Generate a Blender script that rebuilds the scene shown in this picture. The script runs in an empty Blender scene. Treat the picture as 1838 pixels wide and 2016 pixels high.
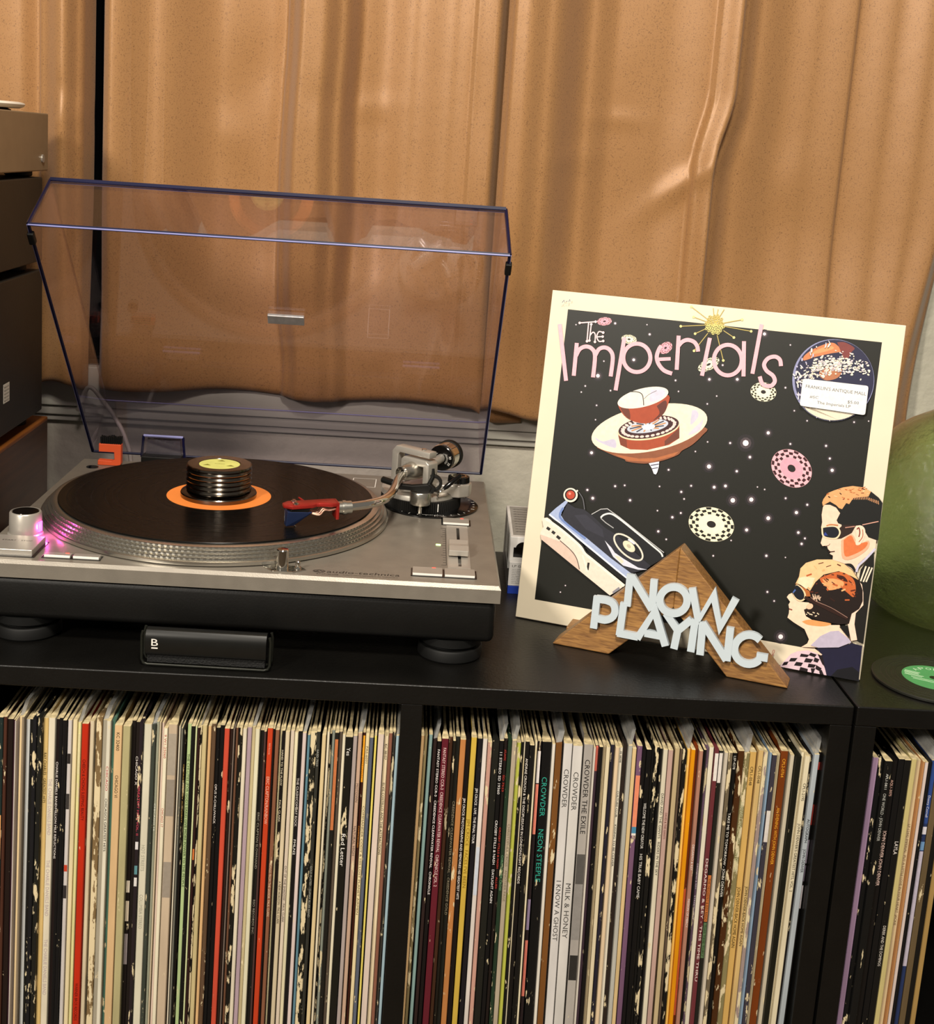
import bpy, bmesh, math, random
from mathutils import Vector, Matrix

random.seed(7)
S = bpy.context.scene
COL = S.collection
MM = 0.001
TOP = 0.743            # height of the shelf top above the floor (m)

# ------------------------------------------------------------------ camera
def make_camera():
    yaw, pitch, roll = 0.04507, 0.18803, 0.06733
    cy, sy, cp, sp = math.cos(yaw), math.sin(yaw), math.cos(pitch), math.sin(pitch)
    f = Vector((sy*cp, cy*cp, -sp)); r = Vector((cy, -sy, 0)); u = r.cross(f)
    cr, sr = math.cos(roll), math.sin(roll)
    r2 = cr*r + sr*u; u2 = -sr*r + cr*u
    cam = bpy.data.cameras.new('camera'); o = bpy.data.objects.new('camera', cam); COL.objects.link(o)
    M = Matrix((r2, u2, -f)).transposed().to_4x4()
    M.translation = Vector((51.924*MM, -972.777*MM, 429.953*MM + TOP))
    o.matrix_world = M
    cam.sensor_fit = 'HORIZONTAL'; cam.sensor_width = 36.0
    cam.lens = 2498.19*36/1838
    cam.shift_x = (919-915.284)/1838; cam.shift_y = (774.263-1008)/1838
    cam.clip_start = 0.02; cam.clip_end = 50
    S.camera = o
make_camera()

# ------------------------------------------------------------------ world, lights, exposure
wd = bpy.data.worlds.new('world'); S.world = wd; wd.use_nodes = True
bg = wd.node_tree.nodes['Background']; bg.inputs[0].default_value = (1.0, 0.92, 0.80, 1); bg.inputs[1].default_value = 0.18

def area_light(name, loc, target, size, energy, color):
    l = bpy.data.lights.new(name, 'AREA'); l.shape = 'DISK'; l.size = size; l.energy = energy; l.color = color
    o = bpy.data.objects.new(name, l); COL.objects.link(o)
    o.location = Vector(loc); d = Vector(target) - Vector(loc)
    o.rotation_euler = d.to_track_quat('-Z', 'Y').to_euler()
    return o
area_light('room_lamp', (-1.25, -1.9, TOP+1.30), (0.1, 0.3, TOP+0.1), 0.35, 48, (1.0, 0.915, 0.80))
area_light('ceiling_lamp', (0.10, -1.05, TOP+1.55), (0.1, 0.2, TOP), 0.30, 38, (1.0, 0.915, 0.80))
S.view_settings.view_transform = 'Standard'; S.view_settings.look = 'None'
S.view_settings.exposure = 0.0; S.view_settings.gamma = 1.0; S.view_settings.use_curve_mapping = False

# ------------------------------------------------------------------ materials
def lin(h):
    c = [int(h[i:i+2], 16)/255 for i in (0, 2, 4)]
    return tuple(x/12.92 if x <= 0.04045 else ((x+0.055)/1.055)**2.4 for x in c) + (1.0,)
MATS = {}
def mat(name, hx, rough=0.5, metal=0.0, noise=0.0, nscale=30, bump=0.0, bscale=80, coat=0.0, emit=None, spec=None, sheen=0.0, vary=None, stretch=None):
    """Principled material with procedural colour variation and fine relief."""
    if name in MATS: return MATS[name]
    m = bpy.data.materials.new(name); m.use_nodes = True; N = m.node_tree.nodes; L = m.node_tree.links
    b = N['Principled BSDF']; c = lin(hx)
    b.inputs['Base Color'].default_value = c; b.inputs['Roughness'].default_value = rough; b.inputs['Metallic'].default_value = metal
    b.inputs['Coat Weight'].default_value = coat; b.inputs['Coat Roughness'].default_value = 0.15
    if spec is not None: b.inputs['Specular IOR Level'].default_value = spec
    if sheen: b.inputs['Sheen Weight'].default_value = sheen
    if emit: b.inputs['Emission Color'].default_value = lin(emit[0]); b.inputs['Emission Strength'].default_value = emit[1]
    vec = None
    if noise or bump:
        tc = N.new('ShaderNodeTexCoord'); vec = tc.outputs['Object']
        if stretch:
            mp = N.new('ShaderNodeMapping'); mp.inputs['Scale'].default_value = stretch; L.new(vec, mp.inputs['Vector']); vec = mp.outputs['Vector']
    if noise:
        t = N.new('ShaderNodeTexNoise'); t.inputs['Scale'].default_value = nscale; t.inputs['Detail'].default_value = 5; L.new(vec, t.inputs['Vector'])
        rp = N.new('ShaderNodeValToRGB'); rp.color_ramp.elements[0].position = 0.3; rp.color_ramp.elements[1].position = 0.7
        d = lin(vary) if vary else tuple(x*(1-noise) for x in c[:3]) + (1,)
        rp.color_ramp.elements[0].color = d
        rp.color_ramp.elements[1].color = c if vary else tuple(min(1, x*(1+noise)) for x in c[:3]) + (1,)
        L.new(t.outputs['Fac'], rp.inputs['Fac']); L.new(rp.outputs['Color'], b.inputs['Base Color'])
    if bump:
        t = N.new('ShaderNodeTexNoise'); t.inputs['Scale'].default_value = bscale; t.inputs['Detail'].default_value = 4; L.new(vec, t.inputs['Vector'])
        bp = N.new('ShaderNodeBump'); bp.inputs['Strength'].default_value = bump; bp.inputs['Distance'].default_value = 0.002
        L.new(t.outputs['Fac'], bp.inputs['Height']); L.new(bp.outputs['Normal'], b.inputs['Normal'])
    MATS[name] = m; return m
def pmat(hx): return mat('print_'+hx, hx, rough=0.42, spec=0.4, noise=0.06, nscale=300)

# ------------------------------------------------------------------ mesh builder (millimetres in, metres out)
class MB:
    def __init__(s): s.v = []; s.f = []; s.m = []
    def add(s, vs, fs, mi=0, M=None):
        o = len(s.v)
        s.v += [tuple(M @ Vector(q)) for q in vs] if M else [tuple(q) for q in vs]
        s.f += [tuple(i+o for i in f) for f in fs]; s.m += [mi]*len(fs); return s
    def box(s, x0, x1, y0, y1, z0, z1, mi=0, M=None):
        v = [(x, y, z) for z in (z0, z1) for y in (y0, y1) for x in (x0, x1)]
        return s.add(v, [(0,2,3,1), (4,5,7,6), (0,1,5,4), (2,6,7,3), (0,4,6,2), (1,3,7,5)], mi, M)
    def hexa(s, a, b, mi=0):     # two quads a (4 pts) and b (4 pts) joined
        return s.add(list(a)+list(b), [(3,2,1,0), (4,5,6,7), (0,1,5,4), (1,2,6,5), (2,3,7,6), (3,0,4,7)], mi)
    def lathe(s, prof, seg=48, c=(0,0,0), mi=0, M=None, a0=0.0, a1=2*math.pi):
        full = abs(a1-a0-2*math.pi) < 1e-6; n = seg if full else seg+1; vs = []; fs = []; rings = []
        for r, z in prof:
            if abs(r) < 1e-9: rings.append([len(vs)]); vs.append((c[0], c[1], c[2]+z))
            else:
                ids = []
                for i in range(n):
                    a = a0+(a1-a0)*i/seg; ids.append(len(vs)); vs.append((c[0]+r*math.cos(a), c[1]+r*math.sin(a), c[2]+z))
                rings.append(ids)
        for A, B in zip(rings, rings[1:]):
            for i in range(seg):
                j = (i+1) % n if full else i+1
                if len(A) == 1 and len(B) == 1: continue
                if len(A) == 1: fs.append((A[0], B[j], B[i]))
                elif len(B) == 1: fs.append((A[i], A[j], B[0]))
                else: fs.append((A[i], A[j], B[j], B[i]))
        return s.add(vs, fs, mi, M)
    def tube(s, path, r, seg=12, mi=0, M=None, cap=True, squash=1.0):
        P = [Vector(p) for p in path]; n = len(P); rs = r if isinstance(r, (list, tuple)) else [r]*n
        vs = []; fs = []; up = None
        for i in range(n):
            t = (P[min(i+1, n-1)]-P[max(i-1, 0)]).normalized()
            if up is None: up = Vector((0,0,1)) if abs(t.z) < 0.9 else Vector((1,0,0))
            x = t.cross(up).normalized(); y = x.cross(t).normalized(); up = y
            for k in range(seg):
                a = 2*math.pi*k/seg; vs.append(P[i]+x*math.cos(a)*rs[i]+y*math.sin(a)*rs[i]*squash)
        for i in range(n-1):
            for k in range(seg):
                j = (k+1) % seg; fs.append((i*seg+k, i*seg+j, (i+1)*seg+j, (i+1)*seg+k))
        if cap: fs.append(tuple(range(seg-1, -1, -1))); fs.append(tuple((n-1)*seg+k for k in range(seg)))
        return s.add(vs, fs, mi, M)
    def prism(s, poly, d0, d1, fn, mi=0):   # poly of (u,v); fn(u,v,d)->xyz
        n = len(poly)
        vs = [fn(u, v, d0) for u, v in poly]+[fn(u, v, d1) for u, v in poly]
        return s.add(vs, [tuple(range(n-1, -1, -1)), tuple(range(n, 2*n))]+[(i, (i+1) % n, n+(i+1) % n, n+i) for i in range(n)], mi)
    def build(s, name, mats, parent=None, smooth=None, bevel=0.0, bseg=2, scale=MM, off=(0,0,0), loc=None):
        me = bpy.data.meshes.new(name)
        me.from_pydata([((x+off[0])*scale, (y+off[1])*scale, (z+off[2])*scale) for x, y, z in s.v], [], s.f)
        mats = mats if isinstance(mats, (list, tuple)) else [mats]
        for m in mats: me.materials.append(m)
        me.polygons.foreach_set('material_index', s.m); me.update()
        bm = bmesh.new(); bm.from_mesh(me); bmesh.ops.recalc_face_normals(bm, faces=bm.faces)
        if bevel:
            es = [e for e in bm.edges if len(e.link_faces) == 2 and e.calc_face_angle(0) > 0.5]
            bmesh.ops.bevel(bm, geom=es, offset=bevel*scale, segments=bseg, profile=0.5, affect='EDGES', clamp_overlap=True)
        if smooth is not None:
            for f in bm.faces: f.smooth = True
            for e in bm.edges:
                if len(e.link_faces) == 2 and e.calc_face_angle(0) > math.radians(smooth): e.smooth = False
        bm.to_mesh(me); bm.free()
        return link(name, me, parent, loc)
def link(name, me, parent=None, loc=None):
    o = bpy.data.objects.new(name, me); COL.objects.link(o)
    if parent: o.parent = parent
    if loc: o.location = loc
    return o
def W(x, y, z): return Vector((x*MM, y*MM, z*MM+TOP))
def thing(name, label, cat, loc, rz=0.0, group=None):
    o = bpy.data.objects.new(name, None); o.empty_display_size = 0.02; COL.objects.link(o)
    o.location = loc; o.rotation_euler = (0, 0, rz); return tag(o, label, cat, group)
def tag(o, label, cat, group=None):
    o['label'] = label; o['category'] = cat
    if group: o['group'] = group
    return o
def struct(o): o['kind'] = 'structure'; return o

TXT = {}
def text_geo(s):
    """outline of a printed word as flat faces, normalised to its own width and cap height"""
    if s in TXT: return TXT[s]
    cu = bpy.data.curves.new('lettering', 'FONT'); cu.body = s; cu.size = 1.0; cu.resolution_u = 2; cu.fill_mode = 'FRONT'
    ob = bpy.data.objects.new('lettering', cu); me = ob.to_mesh()
    v = [(p.co.x, p.co.y) for p in me.vertices]; f = [tuple(p.vertices) for p in me.polygons]
    ob.to_mesh_clear(); bpy.data.objects.remove(ob); bpy.data.curves.remove(cu)
    x0 = min(p[0] for p in v); x1 = max(p[0] for p in v)
    TXT[s] = ([(p[0]-x0, p[1]) for p in v], f, x1-x0); return TXT[s]
def put_text(mb, s, fn, length, height, mi=0):
    """fn(u,v) -> xyz; u runs 0..length, v is height above the baseline"""
    v, f, w = text_geo(s)
    return mb.add([fn(a/w*length, b*height/0.72) for a, b in v], f, mi)

def ell(cx, cy, rx, ry, rot=0, n=28, a0=0, a1=360):
    m = n if a1-a0 >= 360 or a0-a1 >= 360 else n-1
    c, s = math.cos(math.radians(rot)), math.sin(math.radians(rot)); out = []
    for i in range(n):
        q = math.radians(a0+(a1-a0)*i/m); x, y = rx*math.cos(q), ry*math.sin(q); out.append((cx+c*x-s*y, cy+s*x+c*y))
    return out
def spl(P, n=5):
    out = []; m = len(P); D = len(P[0])
    for i in range(m-1):
        a, b, c, d = P[max(i-1, 0)], P[i], P[i+1], P[min(i+2, m-1)]
        for j in range(n):
            t = j/n
            out.append(tuple(.5*((2*b[k])+(-a[k]+c[k])*t+(2*a[k]-5*b[k]+4*c[k]-d[k])*t*t+(-a[k]+3*b[k]-3*c[k]+d[k])*t**3) for k in range(D)))
    out.append(tuple(P[-1])); return out
def ribbon(P, w, closed=False):
    m = len(P); L = []; R = []
    for i in range(m):
        a = P[i-1] if (closed or i > 0) else P[i]; b = P[(i+1) % m] if (closed or i < m-1) else P[i]
        tx, ty = b[0]-a[0], b[1]-a[1]; k = math.hypot(tx, ty) or 1
        nx, ny = -ty/k*w/2, tx/k*w/2; sc = 1.0
        if 0 < i < m-1 or closed:          # mitre
            ux, uy = P[i][0]-P[i-1][0], P[i][1]-P[i-1][1]; ku = math.hypot(ux, uy) or 1
            cs = abs((-uy/ku)*(-ty/k)+(ux/ku)*(tx/k)); sc = min(1/max(cs, .35), 2.2)
        L.append((P[i][0]+nx*sc, P[i][1]+ny*sc)); R.append((P[i][0]-nx*sc, P[i][1]-ny*sc))
    return L, R

# ------------------------------------------------------------------ room
M_wall = mat('wall_plaster', 'b9b5a4', rough=0.85, noise=0.05, nscale=12, bump=0.9, bscale=70)
M_trim = mat('trim_paint', 'aaa89c', rough=0.6, noise=0.04, nscale=10)
M_floor = mat('floor_carpet', '6a5a48', rough=0.95, noise=0.2, nscale=200, bump=0.6, bscale=400)
M_pane = mat('night_pane', '07080a', rough=0.1, noise=0.1, nscale=4)
WY = 540.0
wb = MB()
wb.box(-2600, 3200, WY, WY+100, -743, 110); wb.box(-2600, 3200, WY, WY+100, 1350, 1700)
wb.box(-2600, -900, WY, WY+100, 110, 1350); wb.box(612, 3200, WY, WY+100, 110, 1350)
struct(wb.build('wall_back', M_wall, loc=W(0, 0, 0)))
struct(MB().box(-2600, 3200, -3200, WY, -30, 0).build('floor', M_floor, loc=(0, 0, 0)))
wn = struct(MB().box(-900, 612, WY+40, WY+46, 110, 1350).build('window_1', M_pane, loc=W(0, 0, 0)))
fr = MB()
for x in (-900, -160, 580): fr.box(x, x+32, WY+10, WY+52, 110, 1350)
fr.box(-868, 580, WY+10, WY+52, 110, 150); fr.box(-868, 580, WY+10, WY+52, 1310, 1350); fr.box(-868, 580, WY+10, WY+52, 700, 735)
fr.build('window_frame', mat('bronze_frame', '1c1916', rough=.5, noise=.1), wn, bevel=2)
sl = MB()
sl.box(-920, 640, WY-15, WY, 101, 150); sl.box(-920, 640, WY-11, WY, 89, 100)
sl.box(-920, 640, WY-7, WY, 81, 88)
struct(sl.build('trim_1', M_trim, bevel=1.2, loc=W(0, 0, 0)))

# ------------------------------------------------------------------ shelf units
M_shelf = mat('black_laminate', '0b0a08', rough=0.38, noise=0.25, nscale=25, bump=0.12, bscale=300, spec=0.4)
M_speck = mat('dust', '8c8478', rough=0.9, noise=0.1)
DEP = 366.0; T = 17.3; CELL = 346.0; DIV = 17.5; INNER = 339.0; SIDE = 18.4
def shelf_unit(x0, label):
    u = thing('shelf_unit', label, 'shelf', (x0*MM, 0, 0))
    wd_ = 2*SIDE+2*INNER+DIV; h = TOP/MM
    MB().box(0, wd_, 0, DEP, h-T, h).build('top_panel', M_shelf, u, bevel=1.3, bseg=4)
    for x in (0, wd_-SIDE): MB().box(x, x+SIDE, 0.6, DEP, 0, h-T).build('side_panel', M_shelf, u, bevel=0.6)
    MB().box(SIDE+INNER, SIDE+INNER+DIV, 1, DEP, T, h-T).build('divider', M_shelf, u, bevel=0.6)
    for x in (SIDE, SIDE+INNER+DIV):
        MB().box(x, x+INNER, 1, DEP, h-T-CELL-T, h-T-CELL).build('middle_shelf', M_shelf, u, bevel=0.6)
        MB().box(x, x+INNER, 1, DEP, 0, T).build('bottom_panel', M_shelf, u, bevel=0.6)
    MB().box(SIDE, wd_-SIDE, DEP-4, DEP, T, h-T).build('added_back_panel', M_shelf, u)  # unseen back, added to keep light out of the record bays
    return u
UW = 2*SIDE+2*INNER+DIV
XA = 435.8-UW
shelf_unit(XA, 'black cube shelf holding two bays of records under the turntable')
shelf_unit(438.4, 'black cube shelf at right under the green glass jug')
shelf_unit(XA-UW-2, 'black cube shelf at far left under the stacked hi-fi components')

# ------------------------------------------------------------------ curtains
def curtain_mat():
    m = bpy.data.materials.new('tan_satin'); m.use_nodes = True; N = m.node_tree.nodes; L = m.node_tree.links; b = N['Principled BSDF']
    tc = N.new('ShaderNodeTexCoord'); mp = N.new('ShaderNodeMapping'); mp.inputs['Scale'].default_value = (1, 1, .12); L.new(tc.outputs['Object'], mp.inputs['Vector'])
    n1 = N.new('ShaderNodeTexNoise'); n1.inputs['Scale'].default_value = 900; n1.inputs['Detail'].default_value = 2; L.new(mp.outputs['Vector'], n1.inputs['Vector'])
    n2 = N.new('ShaderNodeTexNoise'); n2.inputs['Scale'].default_value = 700; n2.inputs['Detail'].default_value = 1; L.new(tc.outputs['Object'], n2.inputs['Vector'])
    rp = N.new('ShaderNodeValToRGB'); e = rp.color_ramp.elements; e[0].position = .2; e[0].color = lin('775434'); e[1].position = .45; e[1].color = lin('a2774a')
    L.new(n2.outputs['Fac'], rp.inputs['Fac']); L.new(rp.outputs['Color'], b.inputs['Base Color'])
    b.inputs['Metallic'].default_value = .12; b.inputs['Roughness'].default_value = .42; b.inputs['Specular IOR Level'].default_value = .5; b.inputs['Sheen Weight'].default_value = .15
    b.inputs['Anisotropic'].default_value = .5
    n3 = N.new('ShaderNodeTexNoise'); n3.inputs['Scale'].default_value = 16; n3.inputs['Detail'].default_value = 3; L.new(tc.outputs['Object'], n3.inputs['Vector'])
    mx = N.new('ShaderNodeMath'); mx.operation = 'MULTIPLY_ADD'; mx.inputs[1].default_value = .05; L.new(n1.outputs['Fac'], mx.inputs[0]); L.new(n3.outputs['Fac'], mx.inputs[2])
    bp = N.new('ShaderNodeBump'); bp.inputs['Strength'].default_value = .2; bp.inputs['Distance'].default_value = .003; L.new(mx.outputs[0], bp.inputs['Height']); L.new(bp.outputs['Normal'], b.inputs['Normal'])
    return m
M_curt = curtain_mat()
def sm(a, b, x): t = max(0, min(1, (x-a)/(b-a))); return t*t*(3-2*t)
def interp(P, x):
    if x <= P[0][0]: return P[0][1]
    for (a, ya), (b, yb) in zip(P, P[1:]):
        if x <= b: t = (x-a)/(b-a); t = t*t*(3-2*t); return ya+(yb-ya)*t
    return P[-1][1]
def curtain(label, folds, x0, x1, hem, yb, wob, creases, edges=(0, 0)):
    """folds: (X, depth towards the room) near the top; the drape loosens towards the hem"""
    nx = int((x1-x0)/2.6); nz = 96; z1 = 760; vs = []; fs = []
    for j in range(nz+1):
        for i in range(nx+1):
            X = x0+(x1-x0)*i/nx; zb = hem(X); z = zb+(660-zb)*j/86 if j <= 86 else 660+(1330-660)*(j-86)/10
            k = sm(620, 140, z)
            Xs = X + wob(X, z)
            d = interp(folds, Xs)*(1.6-1.05*sm(380, 140, z))+ 3*k*math.sin(X*.021+1.3)
            for cx, cz, rx, rz, amp, sl in creases:
                u = (X-cx-sl*(z-cz))/rx; v = (z-cz)/rz
                d += .55*amp*math.exp(-u*u-v*v)
            xe = X + edges[0]*sm(x0+60, x0, X)*k + edges[1]*sm(x1-110, x1, X)*sm(440, 150, z)
            if j == 0: d -= 1.5
            vs.append((xe, yb-d+6, z))
    w = nx+1
    for j in range(nz):
        for i in range(nx): fs.append((j*w+i, j*w+i+1, (j+1)*w+i+1, (j+1)*w+i))
    n = len(vs)          # back face of the cloth, 1.2 mm behind
    vs += [(x, y+1.2, z) for x, y, z in vs]; fs += [tuple(q+n for q in reversed(f)) for f in fs]
    for i in range(nx): fs.append((i, i+n, i+1+n, i+1))
    for j in range(nz): fs += [(j*w, (j+1)*w, (j+1)*w+n, j*w+n), (j*w+nx, j*w+nx+n, (j+1)*w+nx+n, (j+1)*w+nx)]
    me = bpy.data.meshes.new('curtain'); me.from_pydata([(a*MM, b*MM, c*MM) for a, b, c in vs], [], fs); me.materials.append(M_curt)
    for p in me.polygons: p.use_smooth = True
    o = link('curtain', me, loc=W(0, 0, 0))
    return tag(o, label, 'curtain', 'tan satin curtains over the window')
def px(v): return -423.4+.5745*v          # column of the curtain, measured at mid height
CA = [(px(-600), 0), (px(-60), 8), (px(40), 2), (px(72), -4), (px(80), 2), (px(132), 16), (px(158), 4), (px(172), -16)]
CB = [(px(194), -14), (px(206), 11), (px(222), 17), (px(300), 2), (px(420), -20), (px(510), -24), (px(539), -25), (px(548), -12), (px(580), 8), (px(618), 8), (px(655), -4), (px(695), -25), (px(735), -27), (px(800), -20), (px(880), -11), (px(914), -9), (px(920), -5), (px(960), -3), (px(984), -14), (px(1055), -27)]
CC = [(px(978), 8), (px(992), 18), (px(1016), 20), (px(1060), 14), (px(1150), -12), (px(1205), -19), (px(1300), -18), (px(1394), -13), (px(1400), -6), (px(1438), 0), (px(1448), -12), (px(1490), -20), (px(1560), -26), (px(1610), -24), (px(1680), -20), (px(1688), -24), (px(1760), -18), (px(1830), -10), (px(1890), -4), (px(1935), -26)]
curtain('tan satin curtain panel at far left behind the hi-fi stack', CA, -760, px(172), lambda X: 126+10*math.cos((X-px(110))*.05) if X > px(50) else 128, 494, lambda X, z: 0, [(px(150), 440, 22, 20, 4, .6), (px(120), 470, 20, 14, -3, -.5)])
curtain('wide tan satin curtain panel seen through the open turntable lid', CB, px(194), px(1055), lambda X: 131+3*math.sin(X*.03)-(16*sm(px(950), px(1000), X)), 497,
        lambda X, z: 2*math.sin((z-300)*.018)*math.exp(-((X-px(545))/60)**2) - 12*sm(260, 150, z)*math.exp(-((X-px(560))/70)**2) + 1.5*math.sin((z-200)*.03)*math.exp(-((X-px(690))/50)**2),
        [(px(470), 490, 30, 45, -5, .3), (px(440), 430, 24, 30, 4, -.4), (px(700), 470, 30, 16, 4, .6), (px(655), 470, 26, 20, -4, -.5), (px(820), 330, 40, 60, 4, .2), (px(935), 480, 14, 60, -3, -.1), (px(300), 330, 50, 90, 3, 0)], (0, 6))
curtain('tan satin curtain panel behind the propped album cover', CC, px(977), px(1935), lambda X: 124+4*math.sin(X*.02)+(8*sm(px(1100), px(1000), X)), 492,
        lambda X, z: (17*sm(520, 425, z))*math.exp(-((X-px(1415))/60)**2),
        [(px(1210), 478, 34, 9, 3.5, -.3), (px(1130), 430, 30, 14, 3, .7), (px(1380), 420, 16, 26, 8, .9), (px(1300), 400, 60, 40, -3, .3), (px(1500), 445, 20, 30, 4, -.5), (px(1410), 300, 14, 90, 5, 0), (px(1580), 420, 25, 40, 4, .2), (px(1230), 560, 30, 60, 3, .1), (px(1320), 395, 20, 30, 5, .8)], (0, -34))

# ------------------------------------------------------------------ turntable
TS = 0.98*MM; DZ = 75.1               # local units -> metres, deck height above the shelf in local units
M_silver = mat('brushed_silver', '878075', rough=0.36, metal=0.35, noise=0.08, nscale=60, bump=0.05, bscale=900)
M_silverd = mat('satin_silver', 'b4aea4', rough=0.34, metal=0.5, noise=0.05, nscale=40)
M_chrome = mat('chrome', 'd8d4cc', rough=0.09, metal=1.0, noise=0.03, nscale=30)
M_alu = mat('turned_aluminium', 'c4c0b6', rough=0.26, metal=0.95, noise=0.04, nscale=50)
M_black = mat('black_plastic', '0c0b09', spec=0.3, rough=0.5, noise=0.15, nscale=60, bump=0.06, bscale=500)
M_rubber = mat('black_rubber', '090908', spec=0.3, rough=0.6, noise=0.2, nscale=80)
M_gloss = mat('gloss_black', '080808', rough=0.15, noise=0.1, nscale=20)
M_white = mat('white_print', 'e8e4dc', rough=0.5, noise=0.03)
M_dark = mat('dark_print', '2a2622', rough=0.5, noise=0.05)
tt = thing('turntable', 'silver turntable with black base and open clear lid on the black shelf', 'turntable', W(138.9, 39.9, 0), -0.00878)
def tb(mb, name, mats, parent=tt, **k):
    off = (0, 0, DZ)
    return mb.build(name, mats, parent, scale=TS, off=off, **k)
# deck plate: bevelled slab
def rect(x0, x1, y0, y1, z): return [(x0, y0, z), (x1, y0, z), (x1, y1, z), (x0, y1, z)]
dk = MB(); B = 3.2
rings = [rect(-450, 0, 0, 352, -15.2), rect(-450, 0, 0, 352, -B), rect(-450+2, -2, 2, 352-2, 0)]
vs = [p for r_ in rings for p in r_]
fs = [(3, 2, 1, 0), (8, 9, 10, 11)]
for k in range(2):
    for i in range(4): fs.append((k*4+i, k*4+(i+1) % 4, k*4+4+(i+1) % 4, k*4+4+i))
dk.add(vs, fs); tb(dk, 'deck_plate', M_silver)
bs = MB(); bs.box(-447, -3, 3, 349, -53, -15.2); tb(bs, 'plinth', M_black, bevel=6, bseg=3, smooth=40)
MB_ = MB(); MB_.box(-300, -120, 40, 300, -58, -53); tb(MB_, 'underside_plate', M_black)
for x, y in ((-39.5, 32), (-410.5, 32), (-39.5, 318), (-410.5, 318)):
    f_ = MB().lathe([(0, -DZ), (27, -DZ), (28.5, -DZ+2), (28.5, -DZ+10), (27.5, -DZ+11.5), (24, -DZ+12), (24, -DZ+14), (28, -DZ+15), (28, -53), (0, -53)], 40, (x, y, 0))
    tb(f_, 'foot', M_rubber, smooth=35)
# platter
SX, SY = -269.7, 174.1
pr = [(0, 0.4), (165, 0.4), (166.4, 1.2), (166.4, 4.2), (165.2, 4.8)]
z = 4.8; r_ = 164.6
for k in range(4):
    pr += [(r_, z+.2), (r_-.9, z+.6), (r_-1.3, z+2.0), (r_-.2, z+2.3), (r_-.2, z+2.6)]
    z += 2.6; r_ -= 2.5
pr += [(155.6, 15.4), (153, 15.8), (0, 15.8)]
tb(MB().lathe(pr, 160, (SX, SY, 0)), 'platter', M_alu, smooth=25)
dots = MB(); z = 4.8; r_ = 164.6
for k in range(4):
    n = (208, 204, 198, 190)[k]
    for i in range(n):
        a = 2*math.pi*i/n; Mx = Matrix.Translation((SX, SY, 0)) @ Matrix.Rotation(a, 4, 'Z')
        dots.box(r_-1.6, r_-.75, -1.2, 1.2, z+.85, z+1.75, 0, Mx)
    z += 2.6; r_ -= 2.5
do = tb(dots, 'strobe_dots', mat('dot_grey', '6e6a62', rough=.45, metal=.4, noise=.1, nscale=80)); do['kind'] = 'stuff'
tb(MB().lathe([(0, 15.8), (148, 15.8), (148.5, 16.1), (0, 16.1)], 96, (SX, SY, 0)), 'slipmat', M_rubber)
# strobe tower
M_led = mat('pink_led', 'ff2fae', rough=0.4, emit=('ff2fb4', 14.0), noise=0.02)
st_ = tb(MB().lathe([(0, 0), (15.8, 0), (15.6, 1.5), (14.4, 2.5), (14.0, 20.5), (13.2, 21.6), (12.2, 21.8), (12, 20.8), (0, 20.8)], 48, (-425.5, 72, 0)), 'strobe_tower', M_silverd, smooth=35)
tb(MB().lathe([(0, 20.9), (11.6, 20.9), (11.2, 21.9), (0, 22.1)], 40, (-425.5, 72, 0)), 'power_knob', M_gloss, st_, smooth=35)
Mx = Matrix.Translation((-425.5, 72, 0)) @ Matrix.Rotation(math.radians(-14), 4, 'Z')
tb(MB().box(13.2, 14.9, -2.6, 2.6, 4.5, 13.5, 0, Mx), 'strobe_lamp', M_led, st_)
pl = bpy.data.lights.new('strobe_glow', 'POINT'); pl.energy = 0.022; pl.color = (1, .08, .55); pl.shadow_soft_size = .003
po = bpy.data.objects.new('strobe_glow', pl); COL.objects.link(po); po.parent = st_
po.location = Vector((-407.5, 67.5, 9+DZ))*TS
ss = tb(MB().box(-442, -401, 11, 50, .2, 6.0), 'start_button', M_silverd, bevel=.6)
tb(MB().box(-444, -398.6, 8.5, 52, 0, .7), 'button_recess', M_gloss)
lt = MB(); put_text(lt, 'START - STOP', lambda u, v: (-434+u, 34+v, 6.1), 26, 2.6); tb(lt, 'button_lettering', M_dark, ss)
def flat_button(x0, x1, y0, y1, led=None):
    b = tb(MB().box(x0, x1, y0, y1, .1, 2.6), 'push_button', M_silverd, bevel=.4)
    tb(MB().box(x0+.4, x1-.4, y0-.15, y0+.2, .5, 2.3), 'bright_edge', M_white, b)
    if led: tb(MB().box(led-1.6, led+1.6, y1-2.2, y1-.8, 2.4, 2.9), 'indicator', M_red, b)
M_red = mat('red_led', 'd8584a', rough=.4, emit=('ff5a48', .8), noise=.02)
M_green = mat('green_led', 'c8f0a0', rough=.4, emit=('d8ffa8', 1.5), noise=.02)
tb(MB().box(-393, -343, 10, 21, 0, .6), 'button_recess', M_gloss); flat_button(-391.5, -369, 12, 19.5, -373); flat_button(-367, -344.5, 12, 19.5)
tb(MB().box(-78, -20.5, 16, 36.5, 0, .6), 'button_recess', M_gloss); flat_button(-76.6, -50.4, 18, 35, -58); flat_button(-48.6, -22, 18, 35)
tb(MB().box(-50.5, -21.5, 173.5, 193, 0, .6), 'button_recess', M_gloss); flat_button(-49, -23, 175, 191.5, -30)
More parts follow.
